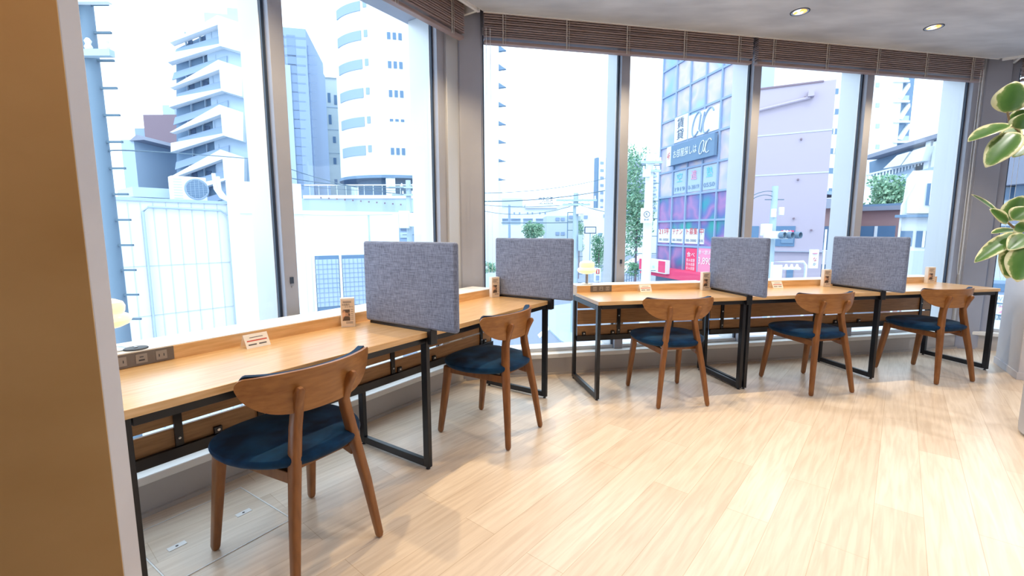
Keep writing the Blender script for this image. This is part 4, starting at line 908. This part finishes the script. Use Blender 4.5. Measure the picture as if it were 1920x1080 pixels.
# gantry by the mauve building
f = Face('pipe_gantry', 1452, 16.5, 1516, 16.5, label='pale pipe frame with floodlights in front of the mauve building', cat='gantry')
zt = f.z(1480, 491); MB().tube([(0, 0, zt), (f.L - .1, 0, zt), (f.L, 0, zt - .12), (f.L, 0, 0)], .05, 8).build('frame', X['white'], f.root, smooth=True)
MB().tube([(0, 0, zt), (0, 0, 0)], .04, 8).build('frame_post', X['white'], f.root, smooth=True)
for k in range(3): x_ = f.L * (.42 + .16 * k); MB().lathe([(.13, 0), (.14, .05), (.06, .10), (.03, .2)], 14, (x_, 0, zt - .28)).build('floodlight', X['white'], f.root, smooth=True)
p = at(1452, 520, 15); f = Face('white_signboard', 1454, 15, 1472, 15, label='blank white board standing beside the traffic-light pole', cat='sign'); f.box('board', 'white', 0, f.L, 0, .06, f.z(1460, 530) - .5, f.z(1460, 497)); f.box('post', 'pole', f.L / 2 - .04, f.L / 2 + .04, 0, .06, 0, f.z(1460, 528) - .4)
# --- traffic light heads
p = at(1448, 440, 16.8); r_ = empty('traffic_light', (p.x, p.y, at(1448, 448, 16.8).z)); tag(r_, 'white horizontal traffic light on the pole before the mauve building', 'traffic light')
MB().box(-.42, .42, -.35, -.15, 0, .28).build('housing', X['white'], r_, .04)
for k in range(3): MB().lathe([(.12, 0), (.12, .16), (.1, .16), (.1, .01)], 18, (0, 0, 0)).build('visor', X['teal'], r_).location = (.1 + k * .28, -.35, .14)
for c in children(r_)[-3:]: c.rotation_euler = (R(90), 0, R(25))
# --- street between: shops at u 1545-1600
f = Face('brick_shops', 1540, 27, 1606, 29, label='small brick and tile-roofed shops between the mauve building and mullion', cat='building')
f.box('brick_wall', 'brick', 0, f.L, 0, 6, 0, f.z(1575, 382)); f.rect('flat_roof', 'blue_grey', 1528, 356, 1606, 368, -.2, 4); f.poly('tile_roof', 'tile_roof', [(1526, 392), (1536, 372), (1606, 372), (1606, 388)], -.7, 0)
f.rect('bay_window', 'teal', 1527, 393, 1540, 410, -.5, 0); f.rect('white_band', 'white', 1527, 409, 1545, 423, -.5, 0); f.rect('dark_shop', 'dark', 1523, 424, 1606, 520, -.12, .02)
f.rect('blue_sign', 'mid', 1534, 455, 1546, 470, -.3, -.2); f.rect('parked_van', 'white', 1552, 470, 1562, 495, -1.4, -.8)
f = Face('vertical_shop_sign', 1524, 15.5, 1539, 15.5, label='tall white sign with a red oval and red letters left of the last divider', cat='sign')
z0, z1 = f.z(1531, 503), f.z(1531, 468); f.box('panel', 'white', 0, f.L, 0, .1, z0, z1); f.box('post', 'pole', f.L / 2 - .03, f.L / 2 + .03, .02, .08, 0, z0)
MB().lathe([(.09, 0), (.09, .01), (.001, .012)], 20).build('oval', X['red'], f.root).location = (f.L / 2, 0, z1 - .13); children(f.root)[-1].rotation_euler = (R(90), 0, 0)
lettering('な', .16, X['redink'], f.root, (f.L / 2, -.02, z1 - .34)); lettering('か', .12, X['ink'], f.root, (f.L / 2, -.02, z1 - .50))
f = Face('street_post', 1549, 15, 1551, 15, label='thin white street post behind the last divider', cat='post'); MB().tube([(0, 0, 0), (0, 0, f.z(1550, 430))], .03, 8).build('post', X['white'], f.root)
# --- tall white apartment tower behind windows 4 and 5
f = Face('white_apartment_tower', 1540, 75, 1716, 75, label='tall white apartment tower with an open stair bay, behind the right windows', cat='building')
xs_ = f.p(1679, 300)[0]; f.box('front_wall', 'white', -10, xs_, 0, 14, 0, f.z(1600, 60)); f.box('stair_core', 'mid', xs_, f.p(1703, 300)[0], .35, 14, 0, f.z(1600, 60))
for v in (171, 209, 246, 283, 320, 358): f.rect('window', 'mid', 1555, v - 5, 1572, v + 5, -.1, .05); f.rect('window_frame', 'white', 1563, v - 5, 1565, v + 5, -.15, 0)
for v in (159, 197, 236, 275): f.rect('small_window', 'paleblue', 1643, v - 4, 1649, v + 4, -.1, .05)
for v in (150, 188, 226, 264, 302):
    f.rect('landing', 'white', 1677, v, 1706, v + 3.5, -.3, .3); f.poly('stair_flight', 'white', [(1684, v + 34), (1704, v + 6), (1707, v + 6), (1707, v + 12), (1692, v + 36)], -.1, .3); f.rect('landing_rail', 'paleblue', 1678, v - 9, 1704, v, .15, .25)
f.poly('crown_fin', 'white', [(1465, 165), (1500, 100), (1545, 60), (1545, 165)], 2, 8)
for u0, u1 in ((1470, 1478), (1483, 1490)): f.poly('crown_opening', 'mid', [(u0, 158), (u0, 150 - (u0 - 1470) * .6), (u1, 142 - (u0 - 1470) * .6), (u1, 156)], 1.7, 2)
# --- house with awning, window 5
f = Face('awning_house', 1622, 44, 1768, 34, label='balconied house with slanting awnings and a long eave, in the fifth window', cat='building')
f.box('wall', 'cream', 0, f.L, .9, 3, 0, f.z(1765, 262)); f.poly('eave_roof', 'tile_roof', [(1618, 300), (1628, 290), (1770, 246), (1770, 254)], -.4, 2)
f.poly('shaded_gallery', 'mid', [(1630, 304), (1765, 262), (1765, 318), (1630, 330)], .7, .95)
f.poly('awning', 'white', [(1656, 316), (1682, 291), (1706, 284), (1688, 310)], -.6, .1); f.poly('awning', 'white', [(1690, 310), (1712, 282), (1738, 274), (1728, 302)], -.6, .1)
for i in range(22): u = 1625 + i * 6.0; f.rect('baluster', 'white', u, 326 - i * 1.4, u + 1.2, 343 - i * 2.0, .1, .14)
f.poly('balcony_rail', 'white', [(1622, 327), (1752, 296), (1752, 299), (1622, 330)], .05, .2); f.poly('balcony_panel', 'paleblue', [(1640, 326), (1714, 308), (1714, 326), (1640, 342)], .2, .3)
for u in (1736, 1750): f.rect('gallery_post', 'white', u, 266, u + 3, 325, -.1, .1)
f.poly('lower_roof', 'paleblue', [(1622, 348), (1760, 310), (1765, 320), (1640, 356)], -.3, 1)
f = Face('brick_building', 1608, 29, 1690, 27, label='low brick building behind the last divider', cat='building')
f.box('brick_wall', 'brick', 0, f.L, 0, 2, 0, f.z(1650, 391)); f.rect('roof_rail', 'mid', 1612, 384, 1690, 386, 0, .1); f.rect('roof_edge', 'tile_roof', 1608, 388, 1690, 393, -.3, 0)
f.rect('shop_window', 'window', 1614, 424, 1676, 446, -.1, .05); f.rect('shop_mullion', 'white', 1640, 424, 1643, 446, -.15, 0)
f = Face('white_house', 1688, 17.5, 1790, 16.5, label='white house with narrow windows right of the last divider', cat='building')
f.poly('gable_wall', 'white', [(1690, 640), (1690, 395), (1700, 335), (1712, 320), (1800, 318), (1800, 640)], 0, 2.2)
f.poly('upper_wall', 'white', [(1700, 400), (1702, 345), (1716, 328), (1800, 326), (1800, 400)], -.1, 0)
f.rect('window', 'window', 1739, 344, 1755, 384, -.16, 0); f.rect('window_frame', 'white', 1746, 344, 1748, 384, -.2, 0); f.rect('ledge_band', 'mid', 1678, 403, 1800, 406, -.4, 0)
f.rect('window', 'window', 1686, 433, 1709, 462, -.05, .05); f.rect('window', 'window', 1719, 433, 1747, 464, -.05, .05); f.rect('window_frame', 'white', 1731, 433, 1733, 464, -.1, 0)
xg, zg = f.p(1696, 345); MB().tube([(xg, -.2, .2), (xg, -.2, zg - .8), (xg + .3, -.2, zg)], .04, 8).build('downpipe', X['white'], f.root)
f.rect('shutter', 'joint', 1708, 470, 1760, 520, -.06, 0)
f = Face('red_banner', 1702, 13, 1709, 13, label='narrow red and white street banner right of the last divider', cat='banner')
z0, z1 = f.z(1705, 515), f.z(1705, 480); f.box('cloth', 'red', 0, f.L, 0, .02, z0, z1); f.box('post', 'pole', -.03, 0, 0, .03, 0, z1 + .05); lettering('め', .09, X['white'], f.root, (f.L / 2, -.01, z1 - .1)); lettering('し', .09, X['white'], f.root, (f.L / 2, -.01, z1 - .24))
# --- beyond the right column: houses and a big priced billboard
f = Face('roadside_house', 1830, 17, 1990, 13, label='grey-roofed house behind the rubber plant', cat='building')
f.poly('house_wall', 'white', [(1830, 640), (1830, 350), (1990, 350), (1990, 640)], 0, 6); f.poly('tile_roof', 'tile_roof', [(1828, 352), (1850, 300), (1890, 282), (1990, 262), (1990, 338)], -.6, 5)
f.poly('lower_roof', 'tile_roof', [(1836, 420), (1858, 398), (1990, 388), (1990, 418)], -.9, 0); f.rect('window', 'window', 1858, 356, 1893, 373, -.1, 0); f.rect('window', 'window', 1905, 345, 1925, 372, -.1, 0); f.rect('window', 'mid', 1852, 424, 1925, 440, -.1, 0)
f = Face('parked_van', 1836, 10.5, 1900, 10, label='blue-grey van roof seen low behind the right desk', cat='van')
f.poly('body', 'blue_grey', [(1830, 562), (1832, 536), (1842, 524), (1930, 528), (1932, 575)], 0, 2); f.poly('side_window', 'window', [(1838, 545), (1842, 531), (1925, 534), (1927, 548)], -.03, 0)
for x_ in (.4, f.L + .1): 
    wh = MB().lathe([(.3, 0), (.3, .2), (.001, .2)], 20).build('wheel', X['ink'], f.root); wh.location = (x_, 0, .3); wh.rotation_euler = (R(90), 0, 0)
f = Face('price_billboard', 1843, 9.0, 1925, 8.6, label='white billboard reading 2.50 in red, seen under the right desk', cat='sign')
z0, z1 = f.z(1880, 622), f.z(1880, 554); f.box('board', 'white', 0, f.L + .3, 0, .08, z0, z1); 
for x_ in (.1, f.L): f.box('post', 'pole', x_, x_ + .06, .08, .14, 0, z1)
f.text('SAWAMURA', 'blue_grey', 1888, 562, 78, .14, -.01); f.box('blue_border', 'teal', f.p(1845, 570)[0], f.L + .2, -.01, 0, f.z(1880, 600), f.z(1880, 568)); f.box('price_panel', 'white', f.p(1849, 571)[0], f.L + .2, -.02, -.01, f.z(1880, 590), f.z(1880, 571))
f.text('2.50', 'pink', 1896, 583, 50, .2, -.03); f.text('8:00-', 'white', 1880, 596, 34, .1, -.03); f.text('月極', 'ink', 1878, 574, 14, .05, -.03)
# --- road paint and kerbs seen below the second window
def ground_poly(name, m, pts, label, cat, z=.01, group=None):
    P = []
    for u, v in pts:
        r_ = ray(u, v); k = (GZ - EYE) / r_.z; P.append(((r_ * k).x, (r_ * k).y))
    o = MB().plate(P, GZ, GZ + z).build(name, X[m]); return tag(o, label, cat, group)
ground_poly('road_line', 'paint', [(1008, 628), (1062, 582), (1066, 586), (1012, 634)], 'white road line left of the pavement island', 'road marking')
ground_poly('traffic_island', 'paleblue', [(1022, 590), (1040, 575), (1075, 570), (1075, 655), (1050, 640), (1030, 620)], 'pale paved corner with bricks beyond the gap between the desks', 'pavement', .08)
ground_poly('road_line', 'paint', [(1020, 640), (1052, 660), (1050, 666), (1016, 645)], 'white road line nearest, below the pavement island', 'road marking')
ground_poly('far_road_line', 'paint', [(910, 522), (935, 505), (938, 508), (913, 527)], 'white road line at the left foot of the second window', 'road marking')
ground_poly('side_pavement', 'paint', [(1140, 520), (1172, 492), (1215, 470), (1219, 474), (1180, 500), (1160, 526)], 'pale pavement curving up to the right past the roadside tree', 'pavement', .05)
f = Face('guard_fence', 1163, 40, 1225, 52, label='thin guard fence along the pavement by the roadside tree', cat='fence')
for i in range(16): x_ = f.L * i / 15; f.box('fence_post', 'mid', x_, x_ + .06, 0, .06, 0, 1.0)
f.box('fence_rail', 'mid', 0, f.L, 0, .05, .95, 1.0); f.box('fence_rail', 'mid', 0, f.L, 0, .05, .45, .5)
